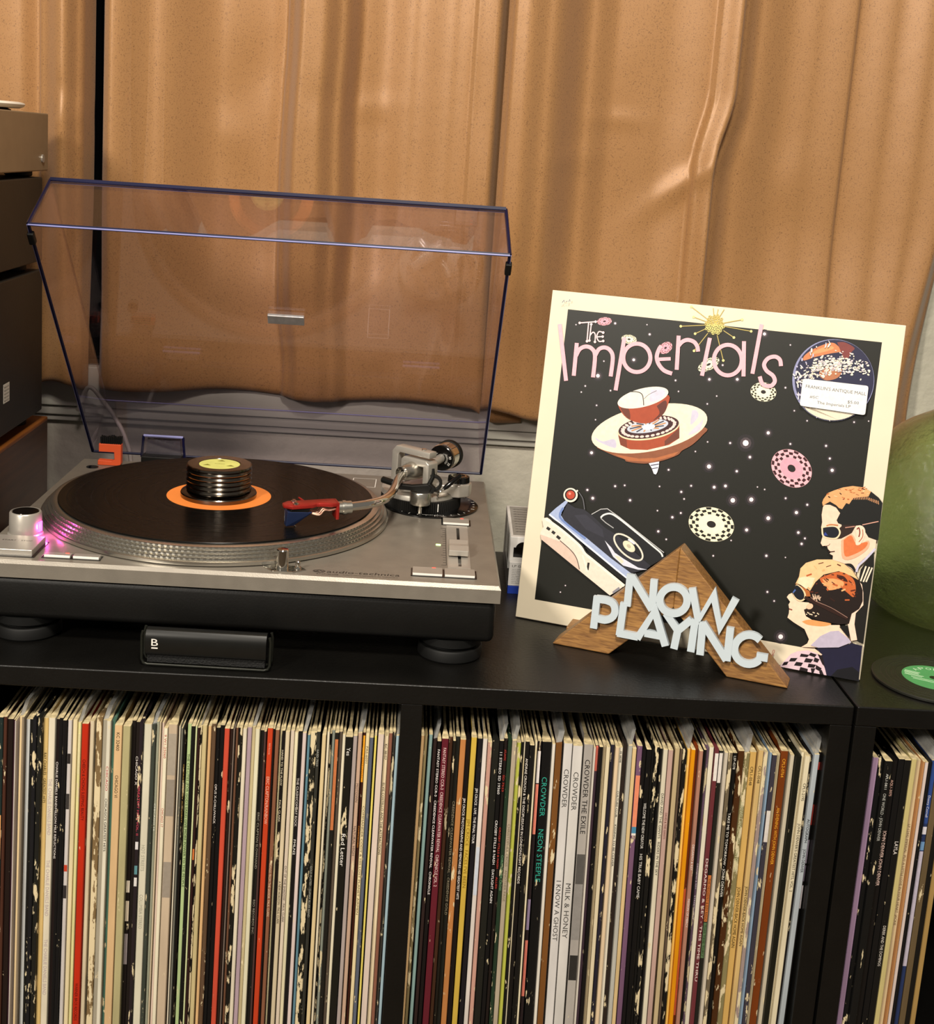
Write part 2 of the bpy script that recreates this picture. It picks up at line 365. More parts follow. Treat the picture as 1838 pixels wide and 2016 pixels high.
# pitch slider
tb(MB().box(-45.5, -25, 43, 172, 0, .5), 'slider_plate', M_silverd)
tb(MB().box(-36, -33.2, 48, 163, .3, .7), 'slider_slot', M_gloss)
kb = MB(); prof = [(72, 2), (72, 7), (80, 9.5), (86, 7.5), (92, 7.5), (98, 9.5), (106, 7), (106, 2)]
kb.prism(prof, -44.4, -26.6, lambda u, v, d: (d, u, v)); tb(kb, 'slider_knob', M_silverd, bevel=.5)
tb(MB().box(-56, -51.5, 106.4, 109.6, .05, .6), 'centre_lamp', M_green)
tk = MB()
for i in range(17): tk.box(-49.6 if i % 4 else -51.2, -47, 50+i*7, 50.6+i*7, .02, .12)
tk.box(-46.9, -46.4, 50, 162.6, .02, .12); tb(tk, 'pitch_scale', M_dark)
# target light
tl = tb(MB().prism([(-206, 18), (-196, 7), (-179, 6.5), (-168, 15), (-174, 22.5), (-197, 25)], .05, 1.1, lambda u, v, d: (u, v, d)), 'target_light_base', M_chrome, bevel=.4)
tb(MB().lathe([(0, 1), (5.4, 1), (5.2, 16.8), (4.6, 17.6), (0, 17.8)], 28, (-189, 17, 0)), 'target_light', M_chrome, tl, smooth=35)
tb(MB().lathe([(0, 1), (3, 1), (2.8, 2.5), (2, 3), (2, 7), (1.4, 7.8), (0, 8)], 20, (-175.5, 16.5, 0)), 'light_button', M_chrome, tl, smooth=35)
# lettering on the deck
lg = MB(); put_text(lg, 'audio-technica', lambda u, v: (-150.5+u+v*.12, 12.6+v, .12), 63, 6.2)
put_text(lg, 'AT-LP120-USB', lambda u, v: (-159+u, 7.6+v, .12), 19, 2.2)
put_text(lg, 'DIRECT DRIVE PROFESSIONAL TURNTABLE', lambda u, v: (-136+u, 8.2+v, .12), 47, 1.3)
for R_ in (5.2, 4.3):
    L_, Rr = ribbon(ell(-157, 15.6, R_, 3.2*R_/5.2, 0, 24), .5, True)
    for i in range(24): lg.add([(*L_[i], .12), (*L_[(i+1) % 24], .12), (*Rr[(i+1) % 24], .12), (*Rr[i], .12)], [(0, 1, 2, 3)])
for a, b in (((-161, 13), (-157, 18.4)), ((-157, 18.4), (-153, 13)), ((-159, 15), (-156, 12.8))):
    L_, Rr = ribbon([a, b], .7); lg.add([(*L_[0], .13), (*L_[1], .13), (*Rr[1], .13), (*Rr[0], .13)], [(0, 1, 2, 3)])
tb(lg, 'deck_lettering', M_dark)
hm = MB()
for a, b in (((-147, 334), (-122, 334)), ((-122, 334), (-122, 299)), ((-147, 299), (-122, 299)), ((-147, 334), (-147, 299))):
    L_, Rr = ribbon([a, b], .8); hm.add([(*L_[0], .1), (*L_[1], .1), (*Rr[1], .1), (*Rr[0], .1)], [(0, 1, 2, 3)])
tb(hm, 'printed_outline', M_white)
tb(MB().lathe([(0, .1), (6.5, .1), (6.5, .5), (0, .5)], 28, (-430, 316, 0)), 'adapter_well', M_gloss)
# tonearm base
PX, PY, PH = -70.0, 243.0, 46.0
tb(MB().lathe([(0, .05), (50, .05), (50, 1.6), (49, 2.0), (0, 2.0)], 72, (-62, 243, 0)), 'arm_dial_plate', M_gloss, smooth=40)
mk = MB()
for i in range(22):
    a = math.radians(-150+i*11); Mx = Matrix.Translation((-62, 243, 0)) @ Matrix.Rotation(a, 4, 'Z'); mk.box(44.5, 48 if i % 3 == 0 else 46.5, -.25, .25, 2.02, 2.12, 0, Mx)
put_text(mk, 'TONEARM HEIGHT', lambda u, v: (-70+u, 198.2+v, 2.1), 20, 1.6)
tb(mk, 'dial_marks', M_white)
kn = MB(); n = 110; vs = []; fs = []
for zz in (2.0, 13.0):
    for i in range(2*n):
        a = math.pi*i/n; rr = 41.5 if i % 2 else 40.4; vs.append((-72+rr*math.cos(a), 244+rr*math.sin(a), zz))
for i in range(2*n): j = (i+1) % (2*n); fs.append((i, j, 2*n+j, 2*n+i))
fs += [tuple(range(2*n-1, -1, -1)), tuple(range(2*n, 4*n))]; kn.add(vs, fs)
ring = tb(kn, 'height_ring', M_black)
tb(MB().box(-54.6, -53.8, 244-41.5*.92, 244-41.5*.92+1, 3.5, 11.5, 0, Matrix.Translation((0, 0.2, 0))), 'ring_mark', M_white, ring)
tb(MB().lathe([(0, 13), (40, 13), (40, 14), (39, 17.5), (36, 19.2), (0, 19.2)], 72, (-74, 246, 0)), 'arm_base', M_silverd, smooth=30)
cyl = tb(MB().lathe([(0, 11), (10.6, 11), (11, 12), (11, 23), (10.4, 24), (0, 24)], 36, (-72.5, 207, 0)), 'lift_cylinder', M_alu, smooth=35)
tb(MB().tube([(-72.5, 207, 24), (-72.5, 207, 29)], 1.6), 'lift_rod', M_chrome, cyl)
tb(MB().tube([(-72.5, 200.5, 11.5), (-72.5, 200.5, 2)], 2.2), 'lift_screw', M_chrome, cyl)
# lift platform (black bracket under the arm) and arm rest
lb = MB(); lb.prism([(-100, 26), (-64, 24), (-62, 29), (-66, 32), (-82, 30), (-96, 31), (-101, 29)], 203, 210, lambda u, v, d: (u, d, v)); lb.tube([(-112, 222, 30), (-100, 212, 29.5)], 3.6, 8); tb(lb, 'lift_bar', M_black, bevel=.6)
lr = MB(); lr.prism(ell(-60, 33, 8.6, 8.6, 0, 24, -150, 120)+ell(-60, 33, 5.6, 5.6, 0, 24, 120, -150), 206, 211, lambda u, v, d: (u, d, v)); lr.prism([(-78, 23), (-60, 23), (-58, 28), (-64, 33), (-72, 29)], 204, 212, lambda u, v, d: (u, d, v))
lr.tube([(-66, 208, 28), (-61, 207.5, 40), (-61.5, 207.5, 48)], [2.6, 2.2, 1.4], 8)
tb(lr, 'arm_rest', M_black, bevel=.4)
# anti-skate housing, knob, cue lever
an = tb(MB().prism([(-52, 222), (-30, 222), (-20, 228), (-17, 238), (-20, 248), (-30, 254), (-60, 258), (-62, 240)], 14, 27.5, lambda u, v, d: (u-3, v+2, d)), 'antiskate_housing', M_silverd, bevel=1.5, bseg=3, smooth=40)
kn = MB(); vs = []; fs = []; n = 24
for zz, rr0 in ((27.6, 11.5), (33.5, 11)):
    for i in range(2*n):
        a = math.pi*i/n; rr = rr0 if i % 2 else rr0-.7; vs.append((-34+rr*math.cos(a), 240+rr*math.sin(a), zz))
for i in range(2*n): j = (i+1) % (2*n); fs.append((i, j, 2*n+j, 2*n+i))
fs += [tuple(range(2*n-1, -1, -1)), tuple(range(2*n, 4*n))]; kn.add(vs, fs); kb = tb(kn, 'antiskate_knob', M_gloss, an)
tb(MB().lathe([(6.5, 33.6), (8.2, 33.6), (8.2, 34.2), (6.5, 34.2), (6.5, 33.6)], 30, (-34, 240, 0)), 'knob_ring', M_chrome, kb)
cl = tb(MB().tube(spl([(-55, 209, 18), (-55.5, 207, 21), (-53, 206, 25), (-49, 207, 28)]), 1.0, 8), 'cue_lever', M_chrome, smooth=40)
tb(MB().tube([(-50, 206.5, 27.5), (-47, 208, 30), (-34, 216, 40.5), (-33, 216.6, 41.3)], [1.5, 2.6, 2.3, 1.2], 12), 'lever_grip', M_gloss, cl, smooth=40)
# gimbal: outer yoke and inner bearing block
AX = Vector((.61, .79, 0)); SD = Vector((.79, -.61, 0))    # arm axis towards the counterweight, and sideways
PV = Vector((-78, 236, 39.0))
def gim(u, v, d): q = PV+SD*u+AX*d; return (q.x, q.y, q.z+v)
yo = MB()
outer = [(-27, -27), (-27, 16), (-23, 20), (19, 20), (19, 14)]
yo.prism([(-29, -20), (-29, 16), (-24, 22), (20, 22), (20, 15.5), (-19, 15.5), (-21, 13), (-21, -20)], -6, 6, gim)
yk = tb(yo, 'bearing_yoke', M_silverd, bevel=.9, bseg=2, smooth=40)
y2 = MB(); y2.prism([(-15, -14), (-15, 10), (-12, 13), (17, 13), (21, 10), (21, -20), (14, -20), (14, 6), (-9, 6), (-9, -14)], -8, 8, gim)
tb(y2, 'bearing_ring', M_silverd, yk, bevel=.9, bseg=2, smooth=40)
def axcyl(mb, prof, mi=0, seg=40):   # profile (r, d) along the arm axis
    Mx = Matrix.Translation(PV) @ Matrix(((SD.x, 0, AX.x, 0), (SD.y, 0, AX.y, 0), (0, 1, 0, 0), (0, 0, 0, 1))); return mb.lathe(prof, seg, (0, 0, 0), mi, Mx)
tb(axcyl(MB(), [(0, -24), (6.2, -24), (7.2, -22), (9.6, -8), (10, 0), (10, 6), (0, 6)]), 'pivot_block', M_alu, yk, smooth=35)
tb(MB().tube([gim(8, 21.8, 0), gim(8, 23.4, 0)], 2.6, 16), 'bearing_screw', M_chrome, yk)
tb(MB().tube([gim(20.8, -8, 0), gim(22.2, -8, 0)], 2.6, 16), 'bearing_screw', M_chrome, yk)
WX = Vector((.42, .907, .02)).normalized(); WS = Vector((.907, -.42, 0)).normalized(); WQ = Vector((-53.5, 258, 47.0))
def wax(mb, prof, seg=40):
    up = WX.cross(-WS).normalized()
    Mx = Matrix.Translation(WQ-WX*21) @ Matrix(((WS.x, up.x, WX.x, 0), (WS.y, up.y, WX.y, 0), (WS.z, up.z, WX.z, 0), (0, 0, 0, 1))); return mb.lathe(prof, seg, (0, 0, 0), 0, Mx)
def gimw(u, v, d): q = WQ+WS*u+WX*(d-21); return (q.x, q.y, q.z+v)
cw = tb(wax(MB(), [(0, 21), (12.8, 21), (13.6, 21.6), (13.6, 24), (0, 24)]), 'force_dial', M_gloss, yk, smooth=35)
tb(MB().tube([gim(6, 3, 4), gimw(0, -.5, 10), gimw(0, 0, 22)], 4.6, 20), 'rear_stub', M_silverd, yk, smooth=35)
tb(wax(MB(), [(0, 24), (13.4, 24), (14.2, 25), (14.2, 39), (0, 39)]), 'counterweight', M_chrome, yk, smooth=35)
tb(wax(MB(), [(0, 39), (15, 39), (15.2, 40), (15.2, 44.5), (14.4, 45.5), (0, 45.5)]), 'weight_rear_ring', M_rubber, yk, smooth=35)
dm = MB()
def dial(r, a, d=20.9): t = math.radians(a); return gimw(r*math.sin(t), r*math.cos(t), d)
for i in range(50):
    a = -140+i*5.6; L2 = 8.6 if i % 5 == 0 else 8.0
    dm.add([dial(6, a-.7), dial(6, a+.7), dial(L2, a+.6), dial(L2, a-.6)], [(0, 1, 2, 3)])
for i, t_ in enumerate(['15', '20', '25', '30', '35']):
    a0 = -40+i*40
    v, f, w = text_geo(t_)
    dm.add([dial(9.4+b*3.6, a0+(p/w-.5)*17) for p, b in v], f)
tb(dm, 'dial_numbers', M_white, cw)
# arm tube: S curve
path = spl([(-150, 98, 33), (-138, 103.5, 33.4), (-122, 113, 34.2), (-109, 127, 35), (-102, 145, 35.8), (-98.5, 168, 36.8), (-96, 195, 37.8), tuple(PV-AX*22)], 8)
tb(MB().tube(path, 4.3, 16), 'arm_tube', M_chrome, smooth=40)
tb(axcyl(MB(), [(5.6, -26.5), (6.6, -26.2), (6.6, -23), (5.6, -22.8)]), 'tube_collar', M_chrome, smooth=35)
# headshell
HD = Vector((-49, -16, -1.6)).normalized(); HS = Vector((HD.y, -HD.x, 0)).normalized()     # forward, and towards the viewer side
HO = Vector((-148, 99, 33.2))
def hd(a, b, c): q = HO+HD*a-HS*b; return (q.x, q.y, q.z+c)          # a forward, b to the viewer's side, c up
cu_ = MB(); cu_.tube([hd(-12, 0, 0), hd(1, 0, 0)], 6.0, 24); cu_.tube([hd(-6.5, 0, 0), hd(-3.5, 0, 0)], 6.8, 24); tb(cu_, 'shell_collar', M_alu, smooth=40)
M_redm = mat('red_anodised', 'a0261f', rough=.32, metal=.45, noise=.12, nscale=120, bump=.15, bscale=700)
M_blue = mat('navy_plastic', '1c2745', rough=.4, noise=.1, nscale=60)
M_pinkw = mat('copper_wire', 'e8b49c', rough=.35, metal=.4, noise=.05)
hs = MB()
def hprism(poly, c0, c1): hs.prism(poly, c0, c1, lambda u, v, d: hd(u, v, d))
hprism([(2, -8), (2, 8), (8, 9), (16, 6), (22, 5.5), (26, 8.5), (45, 9.5), (52, 3), (52, -4), (46, -9.5), (26, -8.5), (8, -9)], 3.6, 7.0)
hprism([(1, -8), (1, 8), (4, 8), (4, -8)], -9, 7.0)
sh = tb(hs, 'headshell', M_redm, bevel=.7, smooth=40)
tb(MB().tube([hd(30, -10, 4), hd(30, -16, 4), hd(33, -21, 6)], [1.4, 1.2, .8], 8), 'finger_lift', M_redm, sh, smooth=40)
for b in (-5, 4.5):
    tb(MB().tube([hd(41, b, 7.0), hd(41, b, 7.9)], 2.9, 20).tube([hd(41, b, 7.9), hd(41, b, 9.2)], 1.6, 6), 'mounting_screw', M_chrome, sh, smooth=40)
ct = MB()
ct.hexa([hd(28, -8, 3.4), hd(28, 8, 3.4), hd(46, 8, 3.4), hd(46, -8, 3.4)], [hd(32, -7, -3), hd(32, 7, -3), hd(48, 6.5, -3), hd(48, -6.5, -3)])
tb(ct, 'cartridge', M_black, sh, bevel=.5)
sy_ = MB(); sy_.hexa([hd(26, -8, -.5), hd(26, 8, -.5), hd(49, 8, 1.5), hd(49, -8, 1.5)], [hd(42, -3, -13.5), hd(42, 3, -13.5), hd(49.5, 4, -13.5), hd(49.5, -4, -13.5)])
sty = tb(sy_, 'stylus_body', M_blue, sh, bevel=.6)
tb(MB().tube([hd(44, 0, -12), hd(39, 0, -15.4)], .5, 8), 'cantilever', M_chrome, sty)
sm_ = MB(); v, f, w = text_geo('ortofon'); sm_.add([hd(49.75, -1.2-b*3, .3-u/w*10) for u, b in v], f); tb(sm_, 'stylus_lettering', M_white, sty)
for k, b in enumerate((-5, -1.8, 1.8, 5)):
    tb(MB().tube(spl([hd(4, b, -1+(k % 2)*2), hd(10, b*1.1, -2+k*.6), hd(16, b*1.5+2, 1.5), hd(20, b*1.3+2, -3), hd(28, b, -1.5)], 4), .75, 8), 'lead_wire', M_pinkw, sh, smooth=60)
# lid: clear box, hinged behind the deck and leaning forward
def schlick(N, L):
    lw = N.new('ShaderNodeLayerWeight'); lw.inputs[0].default_value = .5
    pw = N.new('ShaderNodeMath'); pw.operation = 'POWER'; pw.inputs[1].default_value = 5; L.new(lw.outputs['Facing'], pw.inputs[0])
    ma = N.new('ShaderNodeMath'); ma.operation = 'MULTIPLY_ADD'; ma.inputs[1].default_value = .95; ma.inputs[2].default_value = .09; L.new(pw.outputs[0], ma.inputs[0]); return ma
def acrylic():
    m = bpy.data.materials.new('clear_acrylic'); m.use_nodes = True; N = m.node_tree.nodes; L = m.node_tree.links; N.clear()
    o = N.new('ShaderNodeOutputMaterial'); mx = N.new('ShaderNodeMixShader'); tr = N.new('ShaderNodeBsdfTransparent'); gl = N.new('ShaderNodeBsdfGlossy'); fr = schlick(N, L)
    tr.inputs[0].default_value = (.93, .9, .93, 1); gl.inputs['Roughness'].default_value = .015; gl.inputs['Color'].default_value = (.95, .95, 1, 1)
    tc = N.new('ShaderNodeTexCoord'); ns = N.new('ShaderNodeTexNoise'); ns.inputs['Scale'].default_value = 6; L.new(tc.outputs['Object'], ns.inputs['Vector'])
    bp = N.new('ShaderNodeBump'); bp.inputs['Strength'].default_value = .004; L.new(ns.outputs['Fac'], bp.inputs['Height']); L.new(bp.outputs['Normal'], gl.inputs['Normal'])
    L.new(fr.outputs[0], mx.inputs[0]); L.new(tr.outputs[0], mx.inputs[1]); L.new(gl.outputs[0], mx.inputs[2]); L.new(mx.outputs[0], o.inputs[0]); return m
M_acr = acrylic()
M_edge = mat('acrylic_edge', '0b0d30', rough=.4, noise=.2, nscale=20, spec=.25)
M_edge_hl = mat('acrylic_edge_highlight', '8a8cc0', rough=.3, noise=.1, nscale=20, spec=.4)  # pale copy of the edge colour, paints highlights along the edges
LA = math.radians(131.0); LU = Vector((0, math.cos(LA), math.sin(LA))); LN = Vector((0, math.sin(LA), -math.cos(LA)))
LO = Vector((-225.3, 382.4, .6))
def ld(x, u, n): q = LO+LU*u+LN*n; return (q.x+x, q.y, q.z)
lid = tb(MB().hexa([ld(-219, 8, 66), ld(219, 8, 66), ld(219, 353, 66), ld(-219, 353, 66)], [ld(-219, 8, 69), ld(219, 8, 69), ld(219, 353, 69), ld(-219, 353, 69)]), 'lid', M_acr)
HWd = 222.8
tb(MB().hexa([ld(-HWd, 361.5, 0), ld(HWd, 361.5, 0), ld(219.3, 353, 69), ld(-219.3, 353, 69)], [ld(-HWd+3, 358.5, 0), ld(HWd-3, 358.5, 0), ld(216.3, 350, 66), ld(-216.3, 350, 66)]), 'front_wall', M_acr, lid)
tb(MB().hexa([ld(-HWd, 0, 0), ld(HWd, 0, 0), ld(219.3, 8, 69), ld(-219.3, 8, 69)], [ld(-HWd+3, 3, 0), ld(HWd-3, 3, 0), ld(216.3, 11, 66), ld(-216.3, 11, 66)]), 'rear_wall', M_acr, lid)
for sgn in (-1, 1):
    tb(MB().hexa([ld(sgn*HWd, 0, 0), ld(sgn*HWd, 361.5, 0), ld(sgn*219.3, 353, 69), ld(sgn*219.3, 8, 69)], [ld(sgn*(HWd-3), 3, 0), ld(sgn*(HWd-3), 358.5, 0), ld(sgn*216.3, 350, 66), ld(sgn*216.3, 11, 66)]), 'side_wall', M_acr, lid)
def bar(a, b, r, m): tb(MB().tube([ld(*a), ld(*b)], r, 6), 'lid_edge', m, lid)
h = HWd-1.5
bar((-h, 360, -.6), (h, 360, -.6), 1.9, M_edge); bar((-h, 360.6, -1.9), (h, 360.6, -1.9), .8, M_edge_hl)
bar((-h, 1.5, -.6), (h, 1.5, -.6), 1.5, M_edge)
for sgn in (-1, 1):
    bar((sgn*h, 1.5, -.6), (sgn*h, 360, -.6), 1.7, M_edge); bar((sgn*(h+.9), 1.5, -1.4), (sgn*(h+.9), 360, -1.4), .7, M_edge_hl)
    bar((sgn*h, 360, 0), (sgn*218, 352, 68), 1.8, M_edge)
    tb(MB().box(-3, 3, -7, 7, -3, 3, 0, Matrix.Translation(ld(sgn*h, 343, -1.5)) @ Matrix.Rotation(LA, 4, 'X')), 'lid_bumper', M_rubber, lid, bevel=1)
bar((-218, 352, 68), (218, 352, 68), 3.0, M_edge); bar((-218, 350, 66), (218, 350, 66), .5, M_edge_hl)  # thick dark bar paints the refraction line along the upper back edge
bar((-218, 9, 67.5), (218, 9, 67.5), .6, M_edge_hl)
# label clip moulded on the lid
lc = MB(); lc.hexa([ld(-21, 169, 62), ld(18, 169, 62), ld(18, 182, 62), ld(-21, 182, 62)], [ld(-21, 169, 65.8), ld(18, 169, 65.8), ld(18, 182, 65.8), ld(-21, 182, 65.8)])
tb(lc, 'lid_badge', mat('badge_silver', 'b4b2ae', rough=.3, metal=.5, noise=.15, nscale=150), lid, bevel=.8)
# hinges
for x in (-364, -80):
    hg = tb(MB().box(x-22, x+22, 352.3, 372, -14, 6), 'hinge_block', M_black, bevel=1)
    tb(MB().hexa([(x-20, 366, 3), (x+20, 366, 3), (x+20, 372, 3), (x-20, 372, 3)], [(x-18, 368, 24), (x+18, 368, 24), (x+18, 374, 24), (x-18, 374, 24)]), 'hinge_tongue', mat('hinge_grey', '4a4a4e', rough=.6, noise=.2, nscale=300), hg)
    for a, b in (((x-24, 366, 2), (x-22, 365, 27)), ((x+24, 366, 2), (x+22, 365, 27)), ((x-22, 365, 27), (x+22, 365, 27))):
        tb(MB().tube([a, b], 1.6, 6), 'hinge_socket_edge', M_edge_hl if a[2] > 10 else M_edge, hg)
    tb(MB().box(x-24, x+24, 364, 366, 1, 27), 'hinge_socket', M_acr, hg)

# record on the platter
def vinyl():
    m = bpy.data.materials.new('vinyl'); m.use_nodes = True; N = m.node_tree.nodes; L = m.node_tree.links; b = N['Principled BSDF']
    tc = N.new('ShaderNodeTexCoord'); ln = N.new('ShaderNodeVectorMath'); ln.operation = 'LENGTH'
    mp = N.new('ShaderNodeMapping'); mp.inputs['Scale'].default_value = (1, 1, 0); L.new(tc.outputs['Object'], mp.inputs['Vector']); L.new(mp.outputs['Vector'], ln.inputs[0])
    w = N.new('ShaderNodeTexNoise'); w.noise_dimensions = '1D'; w.inputs['Scale'].default_value = 260; w.inputs['Detail'].default_value = 2; L.new(ln.outputs['Value'], w.inputs['W'])
    rp = N.new('ShaderNodeValToRGB'); rp.color_ramp.elements[0].color = lin('070707'); rp.color_ramp.elements[1].color = lin('0e0e0c'); L.new(w.outputs['Fac'], rp.inputs['Fac']); L.new(rp.outputs['Color'], b.inputs['Base Color'])
    r2 = N.new('ShaderNodeMapRange'); r2.inputs['To Min'].default_value = .16; r2.inputs['To Max'].default_value = .34; b.inputs['Specular IOR Level'].default_value = .1; L.new(w.outputs['Fac'], r2.inputs['Value']); L.new(r2.outputs[0], b.inputs['Roughness'])
    return m
M_vinyl = vinyl()
def tt_world(x, y, z):
    c, s = math.cos(-.00878), math.sin(-.00878); X, Y = x*.98, y*.98
    return W(138.9+c*X-s*Y, 39.9+s*X+c*Y, (z+DZ)*.98)
rec = thing('vinyl_record', 'black vinyl record with orange centre label on the platter', 'record', tt_world(SX, SY, 16.15), -.00878)
MB().lathe([(3.6, 0), (150.5, 0), (151, .5), (150.6, 1.1), (147, 1.1), (145, .9), (62, .9), (60, .8), (50.5, .8), (3.6, .8), (3.6, 0)], 160).build('disc', M_vinyl, rec, scale=TS, smooth=30)
lb_ = MB(); lb_.lathe([(3.6, .82), (50.3, .82), (50.3, 1.0), (3.6, 1.0)], 96)
lb_.build('centre_label', mat('orange_label', 'f08a3c', rough=.5, noise=.05, nscale=40), rec, scale=TS)
cl_ = thing('record_clamp', 'dark chrome ribbed record clamp with yellow label standing on the vinyl record', 'record clamp', tt_world(SX-.5, SY, 17.2), 0)
M_bchrome = mat('black_chrome', '6a635a', rough=.16, metal=1.0, noise=.05, nscale=30)
prof = [(0, 0), (36.6, 0), (36.8, .6), (36.8, 3.6), (36.2, 4.6), (32, 6.2)]
zc = 6.2
for k in range(5):
    prof += [(29.8, zc+.2), (29.8, zc+.7), (31.4, zc+1.2), (31.8, zc+1.9), (31.6, zc+2.7), (30.4, zc+4.4)]
    zc += 4.5
prof += [(31.2, zc+.3), (31.5, zc+1.2), (31.2, zc+3.0), (30.2, zc+3.6), (20.6, zc+3.2), (20.2, zc+2.6), (0, zc+2.6)]
MB().lathe(prof, 96).build('clamp_body', M_bchrome, cl_, scale=TS, smooth=20)
ylab = MB().lathe([(0, zc+2.65), (19.6, zc+2.65), (19.6, zc+2.9), (0, zc+2.9)], 64).build('clamp_label', mat('yellow_label', 'd9db7a', rough=.4, noise=.1, nscale=80), cl_, scale=TS)
yl = MB(); put_text(yl, 'AUDIO', lambda u, v: (-5+u, -1+v, zc+2.95), 10, 2.6)
for a in (90, 205, 335):
    t = math.radians(a); cx, cy = 12.5*math.cos(t), 12.5*math.sin(t)
    yl.add([(cx-4, cy-2, zc+2.95), (cx+4, cy-2, zc+2.95), (cx, cy+3, zc+2.95)], [(0, 1, 2)])
yl.build('label_lettering', mat('olive_print', '7c7a24', rough=.5, noise=.05), ylab, scale=TS)

# stylus brush clipped at the back of the deck
M_or = mat('orange_plastic', 'e0582c', rough=.45, noise=.06, nscale=50)
ob = thing('stylus_brush', 'small orange bracket brush with black bristles at the rear of the deck', 'brush', tt_world(-414, 330, .15), 0)
MB().prism([(-13, 0), (10.5, 0), (12, 2), (12, 24), (-12, 24), (-12, 15), (4.5, 15), (5, 7), (2, 5), (-13, 5.5)], -4, 5, lambda u, v, d: (u, d, v)).build('bracket', M_or, ob, bevel=.6, scale=TS)
br = MB()
for i in range(11):
    for j in range(3): br.tube([(-9.5+i*2.05, -2.5+j*2.8, 23.5), (-9.9+i*2.13, -2.5+j*2.8, 32+random.uniform(-.8, .8))], .95, 6)
bo = br.build('bristles', M_rubber, ob, scale=TS); bo['kind'] = 'stuff'

LETTERS=[["N",[[-39.8,76.0,-39.6,47.2],[-38.7,74.6,-17.4,47.8],[-18.6,75.0,-17.6,47.5]]],["O",[[11.8,61.8,11.8,59.5,11.4,57.2,10.5,55.0,9.3,53.0,7.7,51.3,5.8,49.8,3.7,48.8,1.4,48.2,-0.9,48.0,-3.2,48.2,-5.3,48.9,-7.3,50.0,-8.9,51.5,-10.2,53.3,-11.2,55.4,-11.7,57.6,-11.7,59.9,-11.3,62.2,-10.4,64.4,-9.1,66.4,-7.5,68.2,-5.6,69.6,-3.5,70.6,-1.2,71.2,1.1,71.4,3.3,71.2,5.5,70.4,7.4,69.3,9.1,67.8,10.4,66.0,11.3,64.0]]],["W",[[14.8,73.3,23.2,45.9,33.5,70.9,42.1,43.6,52.4,70.5]]],["P",[[-67.0,51.3,-67.1,22.1],[-67.5,48.7,-66.3,48.8,-64.5,49.0,-62.6,49.1,-60.6,49.2,-58.8,49.2,-57.3,49.0,-55.9,48.7,-54.5,48.4,-53.3,47.9,-52.3,47.2,-51.4,46.2,-50.7,45.1,-50.2,43.8,-49.9,42.5,-49.7,41.3,-49.7,40.0,-49.9,38.7,-50.3,37.5,-50.8,36.3,-51.6,35.2,-52.5,34.2,-53.7,33.3,-55.0,32.5,-56.5,31.9,-58.1,31.4,-60.1,31.3,-62.5,31.4,-64.9,31.7,-67.0,31.9,-68.5,32.1]]],["L",[[-42.7,49.8,-43.5,20.1],[-45.6,22.0,-26.9,21.9]]],["A",[[-27.5,20.3,-14.9,47.6,-2.3,18.4],[-21.6,26.5,-6.6,26.4]]],["Y",[[-5.1,47.2,6.7,33.9],[17.4,45.9,6.7,33.9,5.2,17.3]]],["I",[[20.6,46.5,19.9,17.5]]],["N",[[27.2,45.4,28.1,16.3],[27.0,44.8,50.9,16.0],[50.9,45.0,51.2,15.5]]],["G",[[76.6,38.5,76.1,38.8,75.4,39.3,74.6,39.9,73.7,40.4,72.8,40.8,72.0,41.0,71.1,41.2,70.2,41.4,69.3,41.4,68.5,41.4,67.6,41.3,66.7,41.2,65.8,40.9,64.9,40.6,64.1,40.3,63.2,39.9,62.4,39.4,61.7,38.8,60.9,38.2,60.2,37.6,59.6,36.9,59.0,36.1,58.5,35.3,58.0,34.5,57.5,33.7,57.2,32.8,56.9,31.9,56.6,30.9,56.5,30.0,56.3,29.0,56.3,28.1,56.3,27.2,56.4,26.2,56.6,25.3,56.8,24.4,57.1,23.5,57.5,22.7,57.9,21.8,58.4,21.1,58.9,20.3,59.5,19.7,60.1,19.0,60.8,18.4,61.5,17.9,62.3,17.5,63.1,17.1,63.9,16.7,64.7,16.5,65.6,16.3,66.5,16.1,67.4,16.1,68.3,16.1,69.2,16.2,70.1,16.3,71.0,16.6,71.8,16.9,72.7,17.2,73.5,17.6,74.3,18.1,75.1,18.7,75.8,19.3,76.6,20.1,77.3,20.9,77.8,21.7,78.3,22.1],[75.2,24.1,84.7,24.2]]]]

# ------------------------------------------------------------------ album cover and its stand
lp = thing('album_cover', 'square album cover with cream border and starry space print propped upright', 'album cover', W(165.06, 165.67, 1.0))
lp.rotation_euler = (-.1357, 0, -.364)
M_card = mat('cream_card', 'e0d4ba', rough=.38, noise=.03, nscale=25, spec=.45)
LW, LH = 314.0, 310.4
MB().box(0, LW, 0, 3.2, 0, LH).build('sleeve', M_card, lp, bevel=.5)
# print layout: columns/rows of the artwork grid -> millimetres on the sleeve front
HG = (468.5135, 53.3272, 166.6999, 84.2442, -456.0181, 152.7765, .1241, -.0087)
KG = {1: (1080, 570, 3.829), 2: (1150, 740, 7.069), 3: (1540, 640, 7.352), 4: (1040, 940, 6.127), 5: (1590, 930, 10.08), 6: (1490, 1080, 7.465), 8: (1300, 850, 5.406)}
def cv(k, P):
    ox, oy, s = KG[k]; out = []
    for a, b in P:
        x, y = (ox+a/s-1400)/1000, (oy+b/s-950)/1000; w = HG[6]*x+HG[7]*y+1
        out.append((min(LW, max(0, (HG[0]*x+HG[1]*y+HG[2])/w)), min(LH, max(0, (HG[3]*x+HG[4]*y+HG[5])/w))))
    return out
cur = None; lay = [0.03]; STEP = .008
def fig(name):
    global cur
    endfig(); cur = [name, MB(), []]; lay[0] += .02
